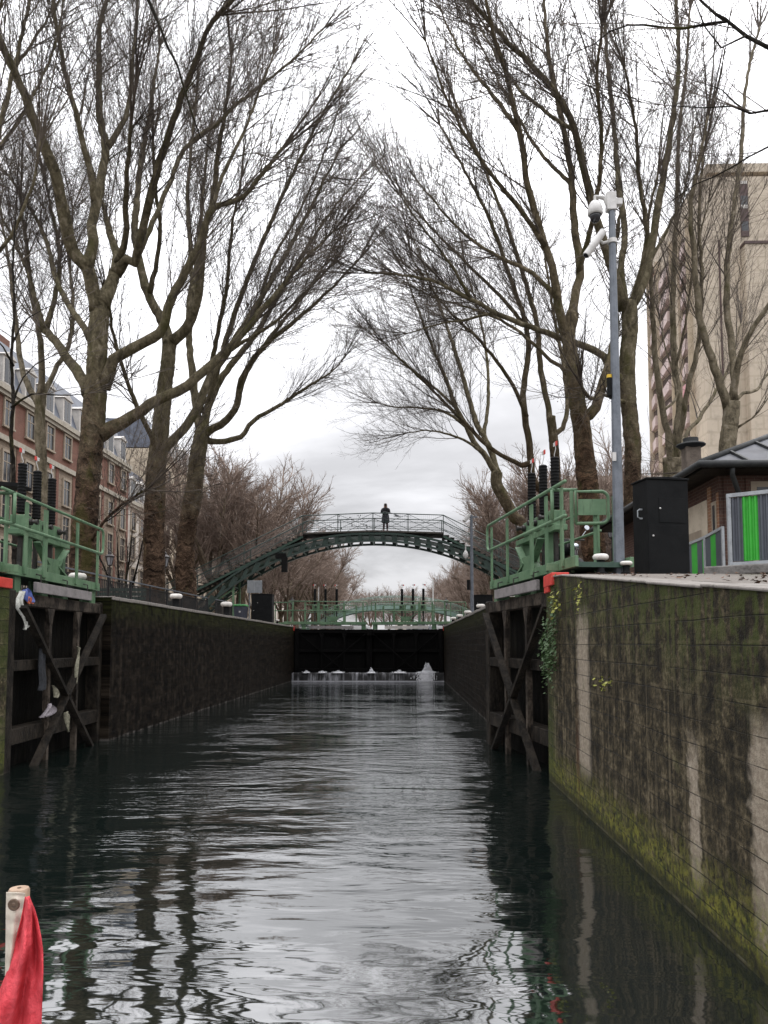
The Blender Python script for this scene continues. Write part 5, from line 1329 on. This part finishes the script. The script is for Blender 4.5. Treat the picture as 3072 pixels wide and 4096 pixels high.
def spray(T, rg, pts, r, dens, lmul=1.0, up=.05, seeds=0.0, lv4=True, thin=1.0):
    """secondary, tertiary and twig growth along the branch pts (a long branch of radius r)"""
    L2 = sum((b_-a).length for a, b_ in zip(pts, pts[1:]))
    n3 = max(2, int(L2/.33*dens))
    for i in range(n3):
        t = rg.uniform(.08, 1.0)
        p, d = lerp_path(pts, t)
        dd = side(rg, d, R(rg.uniform(17, 45))); dd = (dd+UP*rg.uniform(-.15, .3)).normalized()
        l3 = rg.uniform(.7, 2.2)*lmul*(1.15-.5*t)
        q3 = path(rg, p, dd, l3, 4, .16, up)
        r3 = min(.0095, r*.4)*thin; T.branch(q3, r3, .0035*thin)
        if not lv4: continue
        n4 = max(2, int(l3/.19*dens))
        for j in range(n4):
            t4 = rg.uniform(.12, 1.0); p4, d4 = lerp_path(q3, t4)
            d5 = (side(rg, d4, R(rg.uniform(20, 52)))+UP*rg.uniform(-.2, .25)).normalized(); l4 = rg.uniform(.18, .62)*lmul
            q4 = path(rg, p4, d5, l4, 2, .22, 0)
            T.branch(q4, .0033*thin, .002*thin)
            if rg.random() < seeds: T.ball(q4[-1]-Vector((0, 0, .04)), .02)
def cat(pts, step=.35):
    """Catmull-Rom through pts"""
    P = [pts[0]*2-pts[1]]+pts+[pts[-1]*2-pts[-2]]; out = []
    for i in range(1, len(P)-2):
        a, b_, c, d = P[i-1], P[i], P[i+1], P[i+2]; n = max(1, int((c-b_).length/step))
        for k in range(n):
            t = k/n; out.append(.5*((2*b_)+(c-a)*t+(2*a-5*b_+4*c-d)*t*t+(3*b_-a-3*c+d)*t**3))
    out.append(pts[-1].copy()); return out
def hero(name, label, d, limbs, seed, bark='bark', twig='twig', dens=1.0, base_z=2.7, group='bare plane trees along the canal', lv4=True, burl=.05, reach=1.0, ext=True, category='tree'):
    """limbs: [(display pixel points, width px at start, at end, depth change in m)], the first is the trunk"""
    rg = random.Random(seed); MPX = .46293*d/F
    lat = [rg.uniform(-1, 1) for _ in range(400)]
    def vn(x):
        x = abs(x); i = int(x) % 398; f = x-int(x); f = f*f*(3-2*f); return lat[i]*(1-f)+lat[i+1]*f
    tr = MB(); T = Twigs(); known = []; root = None
    for li, (pp, w0, w1, dr) in enumerate(limbs):
        n = len(pp)
        if li == 0:
            y0 = d
        else:
            best = min(known, key=lambda k: (k[0]-pp[0][0])**2+(k[1]-pp[0][1])**2); y0 = best[2]
        cum = [0]
        for a, c in zip(pp, pp[1:]): cum.append(cum[-1]+math.hypot(c[0]-a[0], c[1]-a[1]))
        P = []
        for (x, y), cc in zip(pp, cum):
            t = cc/cum[-1]; yy = y0+dr*t; P.append(disp(x, y, yy)); 
        if li == 0:
            f = P[0]; P.insert(0, Vector((f.x, f.y, base_z))); root = Vector((f.x, f.y, 2.83))
        pts = cat(P, .11 if li == 0 else .3)
        k = len(pts); Ltot = sum((b_-a).length for a, b_ in zip(pts, pts[1:]))
        r0, r1 = w0*MPX/2*(1 if li == 0 else .9), w1*MPX/2*(1 if li == 0 else .82)
        wob = .010 if li == 0 else .022
        for i in range(1, k-1): pts[i] = pts[i]+rvec(rg)*wob*(1+r0)
        rad = []
        for i in range(k):
            t = i/(k-1); r = r0+(r1-r0)*t
            if li == 0:
                r *= 1+.30*math.exp(-(pts[i].z-2.83)/.5)   # root flare
                r *= 1+burl*.8*vn(pts[i].z*.9)
            else: r *= (1+.35*math.exp(-t*Ltot/.25))*(1+.05*vn(t*Ltot*1.7+li*9))
            rad.append(r)
        if li == 0:
            s0 = len(tr.v); tr.tube(pts, rad, 26, True)
            for i in range(k):
                cpt = pts[i]; low = max(0.25, min(1, (12-cpt.z)/7))
                for j in range(26):
                    q_ = s0+i*26+j; p_ = Vector(tr.v[q_]); nn = NZ(Vector((p_.x*1.3, p_.y*1.3, p_.z*1.7+seed)))*.9+NZ(Vector((p_.x*3, p_.y*3, p_.z*7.5+seed)))*.65+NZ(Vector((p_.x*9, p_.y*9, p_.z*14)))*.25
                    tr.v[q_] = tuple(cpt+(p_-cpt)*(1+burl*2.0*low*nn))
        else: tr.tube(pts, rad, 12 if r0 > .1 else 8, True, .022, rg)
        for (x, y), cc, in zip(pp, cum):
            known.append((x, y, y0+dr*cc/cum[-1]))
        for a in range(len(pp)-1):
            for q_ in (.25, .5, .75):
                known.append((pp[a][0]+(pp[a+1][0]-pp[a][0])*q_, pp[a][1]+(pp[a+1][1]-pp[a][1])*q_, y0+dr*(cum[a]+(cum[a+1]-cum[a])*q_)/cum[-1]))
        # growth from the limb
        if li == 0 and len(limbs) > 1:
            ns = 0
        else:
            ns = int(Ltot/.215*dens)
        for i in range(ns):
            t = rg.uniform(.22, 1.0)**.85; p, dd = lerp_path(pts, t); rr = r0+(r1-r0)*t
            if rr > .16 and rg.random() < .7: continue
            d2 = (side(rg, dd, R(rg.uniform(17, 44)))+UP*.1).normalized(); l2 = rg.uniform(1.8, 6.0)*(1.1-.3*t)*reach
            q2 = path(rg, p, d2, l2, 7, .11, .035); r2 = min(rr*.45, rg.choice((.009, .011, .013, .016, .02, .027)))
            T.branch(q2, r2, .005, 4); spray(T, rg, q2, r2, dens, 1.0*reach, .03, .10, lv4)
        if li and ext:   # the leader runs on beyond the traced limb
            for e in range(5):
                dd = (pts[-1]-pts[-3]).normalized(); q2 = path(rg, pts[-1], side(rg, dd, R(rg.uniform(4, 26))), rg.uniform(2.2, 4.2)*reach, 8, .09, .03)
                T.branch(q2, min(r1*.8, .045), .007, 5); spray(T, rg, q2, .03, dens, 1.0*reach, .03, .10, lv4)
    t = thing(name, label, category, root, group)
    tr.build('trunk', bark, t, smooth=True)
    T.build('crown', twig, t, root)
    return t
GL = 'bare plane trees along the canal'
hero('plane_tree', 'stout bare plane tree right behind the open gate with plastic bags', 25, [
    ([(178, 1290), (180, 1180), (189, 1060), (199, 940), (208, 820), (212, 720), (217, 650)], 60, 42, 0),
    ([(214, 670), (200, 625), (187, 575), (155, 540), (142, 475), (126, 400), (107, 345), (75, 265), (45, 185), (15, 120), (-20, 40)], 36, 15, -4),
    ([(185, 580), (198, 540), (201, 500), (196, 485), (210, 440), (220, 375), (229, 325), (216, 250), (214, 150), (215, 65), (240, -40)], 27, 10, 3),
    ([(207, 445), (200, 395), (170, 265), (145, 175), (125, 75), (108, -40)], 17, 8, -2),
    ([(229, 320), (260, 275), (280, 215), (290, 100), (302, -40)], 14, 7, 2),
    ([(217, 660), (235, 625), (250, 580), (255, 550), (246, 530), (230, 475), (222, 440)], 36, 12, 2),
    ([(252, 575), (268, 530), (273, 490), (272, 425), (278, 330), (283, 270)], 18, 9, -3),
    ([(250, 590), (275, 560), (291, 570), (301, 520), (325, 425), (345, 350), (375, 260), (400, 190), (445, 75), (475, 30), (530, -30)], 24, 8, -5),
    ([(290, 570), (330, 480), (365, 400), (400, 320), (470, 265), (530, 210), (625, 135), (700, 60)], 15, 5, 4),
    ([(195, 730), (180, 705), (147, 657), (120, 600), (100, 520), (60, 440), (20, 380)], 17, 8, 5),
    ([(193, 850), (165, 800), (140, 765), (112, 728), (94, 712)], 30, 22, 2),
    ([(96, 716), (90, 690), (75, 640), (60, 590), (30, 520), (-10, 440)], 13, 6, 1),
    ([(98, 714), (112, 670), (125, 610), (128, 540), (110, 450), (95, 370)], 15, 7, 3),
    ([(222, 838), (236, 806), (246, 777), (293, 750), (345, 719), (358, 700), (362, 665), (380, 625), (420, 550), (450, 465), (470, 445), (525, 428), (560, 385), (610, 320)], 29, 8, -2),
    ([(455, 462), (480, 380), (520, 300), (560, 200), (590, 120)], 11, 5, 3),
    ([(215, 940), (240, 925), (264, 913), (308, 885), (343, 863), (404, 834), (440, 800), (486, 762), (540, 700), (600, 630), (660, 560), (720, 500)], 31, 7, 4),
    ([(190, 1180), (215, 1140), (235, 1118), (265, 1090), (300, 1068), (318, 1058)], 8, 5, -2),
], 11, burl=.06)
hero('plane_tree', 'rugged bare plane tree with its trunk between the nearer stout one and the leaning one', 32, [
    ([(331, 1285), (333, 1205), (335, 1087), (338, 1014), (344, 956), (348, 912), (354, 853), (363, 780), (367, 736)], 53, 30, 0),
    ([(366, 745), (350, 692), (325, 648), (310, 605), (300, 560), (291, 500), (296, 430), (302, 370), (315, 290), (330, 200), (345, 100)], 26, 7, 4),
    ([(322, 640), (330, 600), (340, 560), (345, 480), (335, 400), (330, 300)], 13, 6, -3),
    ([(367, 740), (382, 730), (404, 707), (422, 666), (428, 640), (436, 550), (442, 500), (460, 430), (470, 340), (485, 250), (500, 130)], 25, 6, -3),
    ([(426, 660), (415, 600), (410, 520), (405, 430), (412, 330), (425, 200)], 13, 6, 4),
    ([(338, 985), (326, 941), (308, 903), (288, 859), (265, 795), (245, 725), (235, 650)], 13, 6, -4),
    ([(340, 990), (366, 957), (396, 928), (422, 888), (440, 845), (457, 810), (490, 762), (560, 650), (620, 545), (680, 430), (735, 320)], 24, 5, 3),
    ([(490, 760), (540, 730), (600, 690), (670, 620), (720, 570)], 10, 4, -3),
    ([(560, 650), (590, 560), (640, 470), (690, 360), (730, 240)], 9, 4, 2),
], 12, burl=.08, reach=.78)
hero('plane_tree', 'bare plane tree beside the footbridge stair with low branches over the canal', 37, [
    ([(402, 1285), (400, 1205), (407, 1131), (419, 1058), (427, 985), (437, 932)], 48, 34, 0),
    ([(437, 945), (426, 891), (416, 812), (408, 721), (411, 640), (426, 560), (440, 400), (450, 300)], 22, 6, 3),
    ([(440, 940), (462, 925), (490, 908), (512, 872), (522, 820), (562, 757), (640, 690), (720, 620), (775, 560)], 19, 4, -4),
    ([(441, 948), (470, 955), (520, 943), (548, 908), (600, 878), (650, 845), (720, 800), (745, 770)], 15, 3, 3),
    ([(438, 938), (452, 870), (490, 800), (550, 725), (600, 640), (660, 540), (720, 450), (780, 380)], 20, 4, 4),
    ([(450, 875), (470, 800), (500, 700), (540, 590), (590, 470), (640, 360), (700, 240), (760, 140)], 16, 4, -3),
    ([(512, 870), (535, 800), (590, 720), (640, 660), (690, 590), (750, 480)], 12, 3, 2),
    ([(430, 890), (450, 820), (470, 720), (490, 620), (500, 500), (520, 390)], 14, 5, -5),
], 13, burl=.09, reach=.78)
hero('plane_tree', 'pale mossy plane tree at the left edge behind the green gate railing', 30, [
    ([(92, 1290), (92, 1082), (89, 985), (86, 903), (89, 850)], 27, 22, 0),
    ([(88, 880), (70, 850), (48, 800), (40, 740), (28, 640), (15, 540), (0, 450)], 16, 6, 3),
    ([(88, 860), (90, 800), (88, 736), (72, 660), (60, 560), (45, 430)], 17, 6, -2),
    ([(90, 860), (118, 800), (150, 740), (158, 660), (150, 560), (158, 450)], 13, 5, 4),
], 14, bark='bark_pale', dens=.8)
hero('young_tree', 'thin dark young tree standing at the left edge in front of the brick facade', 15.5, [
    ([(32, 1290), (29, 1029), (24, 941), (29, 865), (24, 774), (29, 707), (31, 648), (28, 560), (34, 470)], 12, 3, 0),
    ([(29, 865), (50, 815), (75, 790), (110, 770)], 5, 2, 1), ([(25, 880), (70, 850), (120, 855), (190, 850)], 5, 2, -1),
    ([(29, 790), (5, 750), (-20, 720)], 5, 2, -1), ([(28, 740), (60, 690), (110, 660)], 4, 2, 1),
], 15, bark='bark_dark', dens=.55, reach=.5, burl=.02)
hero('plane_tree', 'plane tree outside the left edge, its dark twigs hanging in from the top corner', 10.5, [
    ([(-420, 1300), (-410, 900), (-390, 500), (-330, 200)], 60, 40, 0),
    ([(-330, 210), (-150, -60), (60, -170), (230, -140), (300, -40), (345, 60), (380, 140), (400, 200), (435, 300), (480, 345), (550, 330)], 26, 2.2, 1.5),
    ([(300, -40), (350, -30), (420, -60)], 6, 3, 1), ([(400, 200), (425, 170), (470, 150)], 3, 1.5, .4),
], 16, bark='bark_dark', dens=.28, reach=.5)
hero('plane_tree', 'stout dark bare plane tree rising behind the swing gate and the white capped bollards', 25, [
    ([(1292, 1230), (1282, 1190), (1277, 1117), (1271, 1058), (1263, 985), (1257, 926), (1250, 891), (1244, 838), (1233, 765), (1228, 721), (1238, 675)], 58, 28, 0),
    ([(1258, 900), (1272, 895), (1286, 879), (1300, 835), (1318, 775), (1330, 700), (1322, 620), (1330, 520), (1345, 430)], 27, 8, 5),
    ([(1232, 730), (1218, 712), (1205, 660), (1198, 600), (1175, 525), (1152, 450), (1136, 380), (1125, 300), (1110, 240), (1090, 150), (1060, 50), (1040, -40)], 22, 7, -3),
    ([(1236, 690), (1243, 640), (1254, 575), (1242, 500), (1236, 400), (1228, 330), (1205, 220), (1183, 100), (1172, -40)], 22, 8, 2),
    ([(1250, 590), (1275, 500), (1290, 420), (1300, 300), (1290, 180), (1300, 60)], 14, 6, -4),
    ([(1240, 830), (1212, 792), (1188, 780), (1150, 740), (1080, 690), (1000, 660), (930, 640), (860, 600)], 10, 3, 3),
    ([(1200, 640), (1150, 590), (1090, 560), (1020, 520), (960, 460), (900, 390)], 12, 4, 4),
    ([(1178, 530), (1130, 460), (1070, 390), (1010, 300), (960, 200), (920, 90)], 13, 4, -3),
    ([(1120, 280), (1060, 200), (1000, 120), (950, 20)], 11, 4, 3),
    ([(1235, 400), (1160, 320), (1090, 200), (1040, 100), (1000, 0)], 10, 4, 6),
], 21, bark='bark_right', burl=.06, reach=.78)
hero('plane_tree', 'tall smooth plane tree directly behind the camera mast, forking high up', 27, [
    ([(1364, 1240), (1366, 1038), (1367, 970), (1361, 906), (1355, 830), (1356, 765), (1361, 707), (1358, 655)], 36, 34, 0),
    ([(1350, 670), (1330, 600), (1297, 505), (1272, 415), (1243, 285), (1206, 210), (1156, 150), (1082, 75), (1005, -10)], 24, 8, -4),
    ([(1352, 660), (1342, 580), (1350, 500), (1336, 400), (1325, 250), (1311, 125), (1305, -30)], 17, 8, 4),
    ([(1362, 660), (1378, 640), (1402, 565), (1430, 400), (1450, 280), (1465, 150), (1460, -30)], 22, 8, 2),
    ([(1360, 660), (1382, 600), (1396, 530), (1394, 475), (1380, 375), (1374, 280), (1350, 150)], 14, 5, -4),
    ([(1352, 830), (1327, 805), (1305, 771), (1285, 756), (1233, 736), (1180, 719), (1070, 676), (1015, 645), (930, 606), (850, 592), (800, 590)], 19, 4, -4),
    ([(1070, 676), (1010, 690), (950, 700), (880, 720)], 7, 3, 2), ([(1015, 645), (980, 580), (920, 500), (870, 430)], 7, 3, -2),
    ([(1355, 870), (1327, 862), (1305, 853), (1274, 860), (1255, 832)], 10, 7, -3),
    ([(1243, 285), (1190, 250), (1120, 190), (1060, 100), (1020, 20)], 9, 4, 3),
    ([(1400, 570), (1440, 500), (1480, 400), (1500, 280)], 9, 4, 5),
], 22, bark='bark', burl=.03, reach=.78)
hero('plane_tree', 'bare plane tree with two trunks just behind the bellows of the right gate', 32, [
    ([(1205, 1260), (1203, 1138), (1202, 1064), (1200, 1003), (1196, 955), (1190, 900)], 25, 20, 0),
    ([(1196, 960), (1182, 870), (1168, 800), (1160, 700), (1132, 600), (1100, 500), (1060, 400), (1010, 280), (960, 160)], 16, 5, 3),
    ([(1200, 1080), (1153, 1040), (1146, 979), (1137, 918), (1130, 850), (1140, 780), (1136, 700), (1102, 600), (1060, 480), (1005, 370), (950, 270)], 18, 5, -2),
    ([(1192, 940), (1215, 925), (1225, 870), (1215, 780), (1190, 640), (1170, 500)], 12, 5, 5),
    ([(1150, 1000), (1127, 1005), (1072, 977), (1040, 950), (960, 870), (890, 800), (830, 740)], 12, 3, -3),
    ([(1130, 700), (1080, 640), (1000, 560), (930, 490), (870, 420), (830, 340)], 10, 3, 3),
    ([(1137, 900), (1100, 820), (1040, 740), (960, 660), (890, 560)], 10, 3, -5),
], 23, bark='bark_right', burl=.06, reach=.78)
hero('plane_tree', 'leaning forked plane tree whose low limbs reach out over the canal beside the footbridge', 42, [
    ([(1140, 1260), (1128, 1138), (1112, 1118), (1097, 1092), (1083, 1066), (1072, 1045), (1073, 1020)], 30, 24, 0),
    ([(1073, 1030), (1053, 991), (1023, 955), (1006, 918), (985, 880), (960, 810), (930, 740), (900, 660), (870, 580)], 15, 3, -2),
    ([(1075, 1025), (1064, 986), (1045, 942), (1031, 918), (1010, 850), (990, 780), (960, 690), (930, 610), (895, 520)], 16, 3, 3),
    ([(1006, 920), (960, 890), (900, 880), (850, 880), (815, 870)], 8, 2.5, 2),
    ([(1040, 975), (990, 945), (930, 930), (880, 935)], 7, 2.5, -3),
    ([(985, 880), (930, 830), (880, 790), (820, 740)], 8, 2.5, 2),
    ([(1045, 942), (1055, 860), (1050, 760), (1030, 660), (1000, 560)], 10, 3, 4),
], 24, bark='bark', burl=.08, reach=.9)
hero('plane_tree', 'many stemmed pale plane tree rising behind the black cabinet and the chimney', 30, [
    ([(1455, 1230), (1453, 1032), (1452, 990)], 44, 40, 0),
    ([(1450, 1000), (1443, 935), (1431, 888), (1422, 824), (1413, 736), (1409, 648), (1404, 560), (1400, 480), (1420, 380)], 17, 6, -2),
    ([(1454, 990), (1464, 912), (1467, 865), (1458, 795), (1453, 707), (1453, 648), (1456, 560), (1462, 450), (1466, 300), (1482, 150), (1490, 20)], 18, 6, 3),
    ([(1458, 990), (1472, 920), (1485, 841), (1505, 765), (1511, 707), (1516, 600), (1510, 450), (1520, 330)], 15, 5, -3),
    ([(1460, 1000), (1482, 940), (1511, 903), (1541, 853), (1576, 790), (1600, 700)], 12, 5, 4),
    ([(1431, 888), (1462, 850), (1440, 760), (1425, 690)], 7, 3, 2),
    ([(1458, 800), (1480, 700), (1500, 560), (1530, 440)], 7, 3, -2),
], 25, bark='bark_pale', dens=.6)
hero('plane_tree', 'thick stemmed pale plane tree in front of the blank tower wall', 28, [
    ([(1566, 1230), (1572, 970), (1578, 912), (1581, 868)], 36, 34, 0),
    ([(1574, 880), (1558, 836), (1537, 774), (1519, 721), (1507, 648), (1500, 560), (1491, 450), (1510, 350), (1530, 250)], 20, 6, -2),
    ([(1580, 875), (1586, 838), (1581, 750), (1573, 692), (1569, 648), (1576, 520), (1600, 340), (1612, 180), (1640, 60)], 18, 7, 3),
    ([(1583, 870), (1592, 800), (1604, 760), (1627, 707), (1662, 655), (1720, 560)], 18, 7, -2),
    ([(1586, 868), (1606, 850), (1635, 843), (1655, 812), (1690, 790)], 9, 5, 2),
    ([(1584, 930), (1605, 915), (1640, 890), (1659, 860)], 6, 3, -1),
    ([(1560, 1000), (1530, 1000), (1500, 1010), (1480, 1020)], 9, 5, 1),
], 26, bark='bark_pale', dens=.65)
hero('plane_tree', 'plane tree outside the right edge whose dark branches cross the top corner', 12.0, [
    ([(1905, 1230), (1900, 800), (1890, 400), (1880, 260)], 60, 42, 0),
    ([(1880, 300), (1780, 170), (1659, 105), (1610, 78), (1570, 45), (1480, 60), (1355, 55), (1280, 95), (1180, 140)], 16, 1.6, 2),
    ([(1570, 45), (1520, 10), (1470, -40)], 8, 5, .5), ([(1610, 78), (1560, 100), (1520, 60), (1500, 0)], 5, 3, -.5),
    ([(1885, 380), (1760, 270), (1659, 237), (1620, 245), (1580, 232), (1520, 230), (1445, 228)], 13, 2, 1),
    ([(1620, 245), (1590, 220), (1560, 190), (1520, 180)], 5, 2, .6),
    ([(1890, 480), (1760, 330), (1659, 318), (1580, 362), (1500, 400), (1430, 450)], 10, 2, 2.5),
], 27, bark='bark_dark', dens=.32, reach=.55)

hero('plane_tree', 'plane tree just outside the left edge whose crown fills the top corner of the sky', 21, [
    ([(-170, 1290), (-160, 1000), (-150, 760)], 62, 40, 0),
    ([(-150, 780), (-110, 640), (-60, 500), (-15, 330), (30, 150), (60, 20), (80, -60)], 22, 8, 3),
    ([(-150, 770), (-90, 660), (-30, 580), (30, 500), (70, 400), (90, 300)], 15, 5, -2),
    ([(-60, 500), (-40, 380), (-20, 200), (-10, 60), (20, -60)], 13, 6, -3),
    ([(-15, 330), (30, 280), (80, 190), (120, 90), (140, -20)], 10, 5, 2),
    ([(30, 150), (90, 60), (150, -40)], 9, 5, 2),
], 17, dens=.62)
# ---- generic bare trees
def proto_tree(name, label, seed, H, spread, bark, twig, group, dens=1.0, thin=1.0, n_main=5, fork=.28):
    rg = random.Random(seed); tr = MB(); T = Twigs()
    base = Vector((0, 0, 0)); hf = H*fork
    tp = path(rg, Vector((0, 0, -.15)), UP, hf, 8, .03, 0); r0 = H*.024
    tr.tube(tp, [r0*(1.3-.45*i/8) for i in range(9)], 10, True, .05, rg)
    for m in range(n_main):
        a = 2*math.pi*(m+rg.uniform(-.25, .25))/n_main; d = (Vector((math.cos(a), math.sin(a), 0))*spread*rg.uniform(.35, .8)+UP).normalized()
        l = H*(1-fork)*rg.uniform(.75, .95); q1 = path(rg, tp[-1]-UP*rg.uniform(0, hf*.25), d, l, 9, .12, .05)
        tr.tube(q1, [r0*.55*(1-.86*i/9) for i in range(10)], 7, True, .04, rg)
        for i in range(int(19*dens)):
            t = rg.uniform(.2, 1); p, dd = lerp_path(q1, t); d2 = (side(rg, dd, R(rg.uniform(25, 60)))+UP*.1).normalized()
            l2 = H*rg.uniform(.12, .27)*(1.15-.4*t); q2 = path(rg, p, d2, l2, 6, .13, .03)
            T.branch(q2, r0*.13, .012*thin, 4); spray(T, rg, q2, .03*thin, .85*dens, H/13, .02, .0, True, 1.5*thin)
    t = thing(name, label, 'tree', (0, 0, 0), group)
    tr.build('trunk', bark, t, smooth=True); T.build('crown', twig, t, Vector((0, 0, 0)))
    return t
GF = 'leafless trees lining the far canal'
LB = 'reddish brown leafless tree in the long rows beyond the footbridge'
protos = [proto_tree('bare_tree', LB, 50+i, 12, (1.0, 1.25, .85)[i], 'bark_far', 'twig_far', GF, 1.35, 1.75) for i in range(3)]
used = [False]*3
def ptree(i, x, y, h, label=None, group=None):
    s = h/12; rz = rnd.uniform(0, 6.28)
    if not used[i]:
        o = protos[i]; used[i] = True; o.location = (x, y, 2.83); o.rotation_euler.z = rz; o.scale = (s,)*3
        if label: o['label'] = label
    else: o = place(protos[i], (x, y, 2.83), rz, label, group, s)
    return o
spots = []
for k in range(11):
    y = 59+k*7.2+rnd.uniform(-1, 1)
    spots.append((-11.0+rnd.uniform(-.6, .6)-(1.0 if k > 7 else 0), y, rnd.uniform(11.2, 12.6)+(0.6 if k < 3 else 0)))
    if k % 2 == 0: spots.append((-17.5+rnd.uniform(-1, 1), y+3, rnd.uniform(12, 14)))
for k in range(10):
    y = 60+k*8.3+rnd.uniform(-1, 1)
    spots.append((8.6+rnd.uniform(-.6, .6), y, rnd.uniform(10.2, 11.6)))
    if k % 2 == 0: spots.append((15.5+rnd.uniform(-1, 1), y+3, rnd.uniform(11.5, 13.5)))
for k in range(16):
    spots.append((-34+k*3.6+rnd.uniform(-1, 1), 162+rnd.uniform(0, 40)+(40 if 5 < k < 13 else 0), rnd.uniform(14.5, 17.5)))
for i, (x, y, h) in enumerate(spots):
    ptree(i % 3, x, y, h)
for (u, d, h, lb, pi) in ((535, 62, 14.5, 'brown leafless tree behind the twin trunked plane near the right gate', 1), (572, 58, 13.5, 'brown leafless tree in front of the low beige building', 2), (600, 70, 16, 'brown leafless tree between the stout dark trunk and the beige building', 0), (640, 64, 17, 'fine twigged tree filling the gap between the mast and the tower', 1),
        (508, 60, 13, 'reddish leafless tree right behind the leaning forked plane', 0), (210, 58, 14.5, 'reddish leafless tree over the bridge stair and beside the trunk of the plane', 2), (240, 64, 16.0, 'reddish leafless tree filling the space above the bridge handrail', 1)):
    ptree(pi, on(u, d), d, h, lb, GF)
sap = proto_tree('young_tree', 'slender young street tree in front of the white building facade', 61, 6.5, .8, 'bark_dark', 'twig', 'young street trees', .5, .6, 5, .22)
sap.location = (on(125, 40), 40, 2.83)
ptree(2, on(268, 55), 55, 6.5, 'small pale twisted tree beside the tall black quay cabinet', GF)
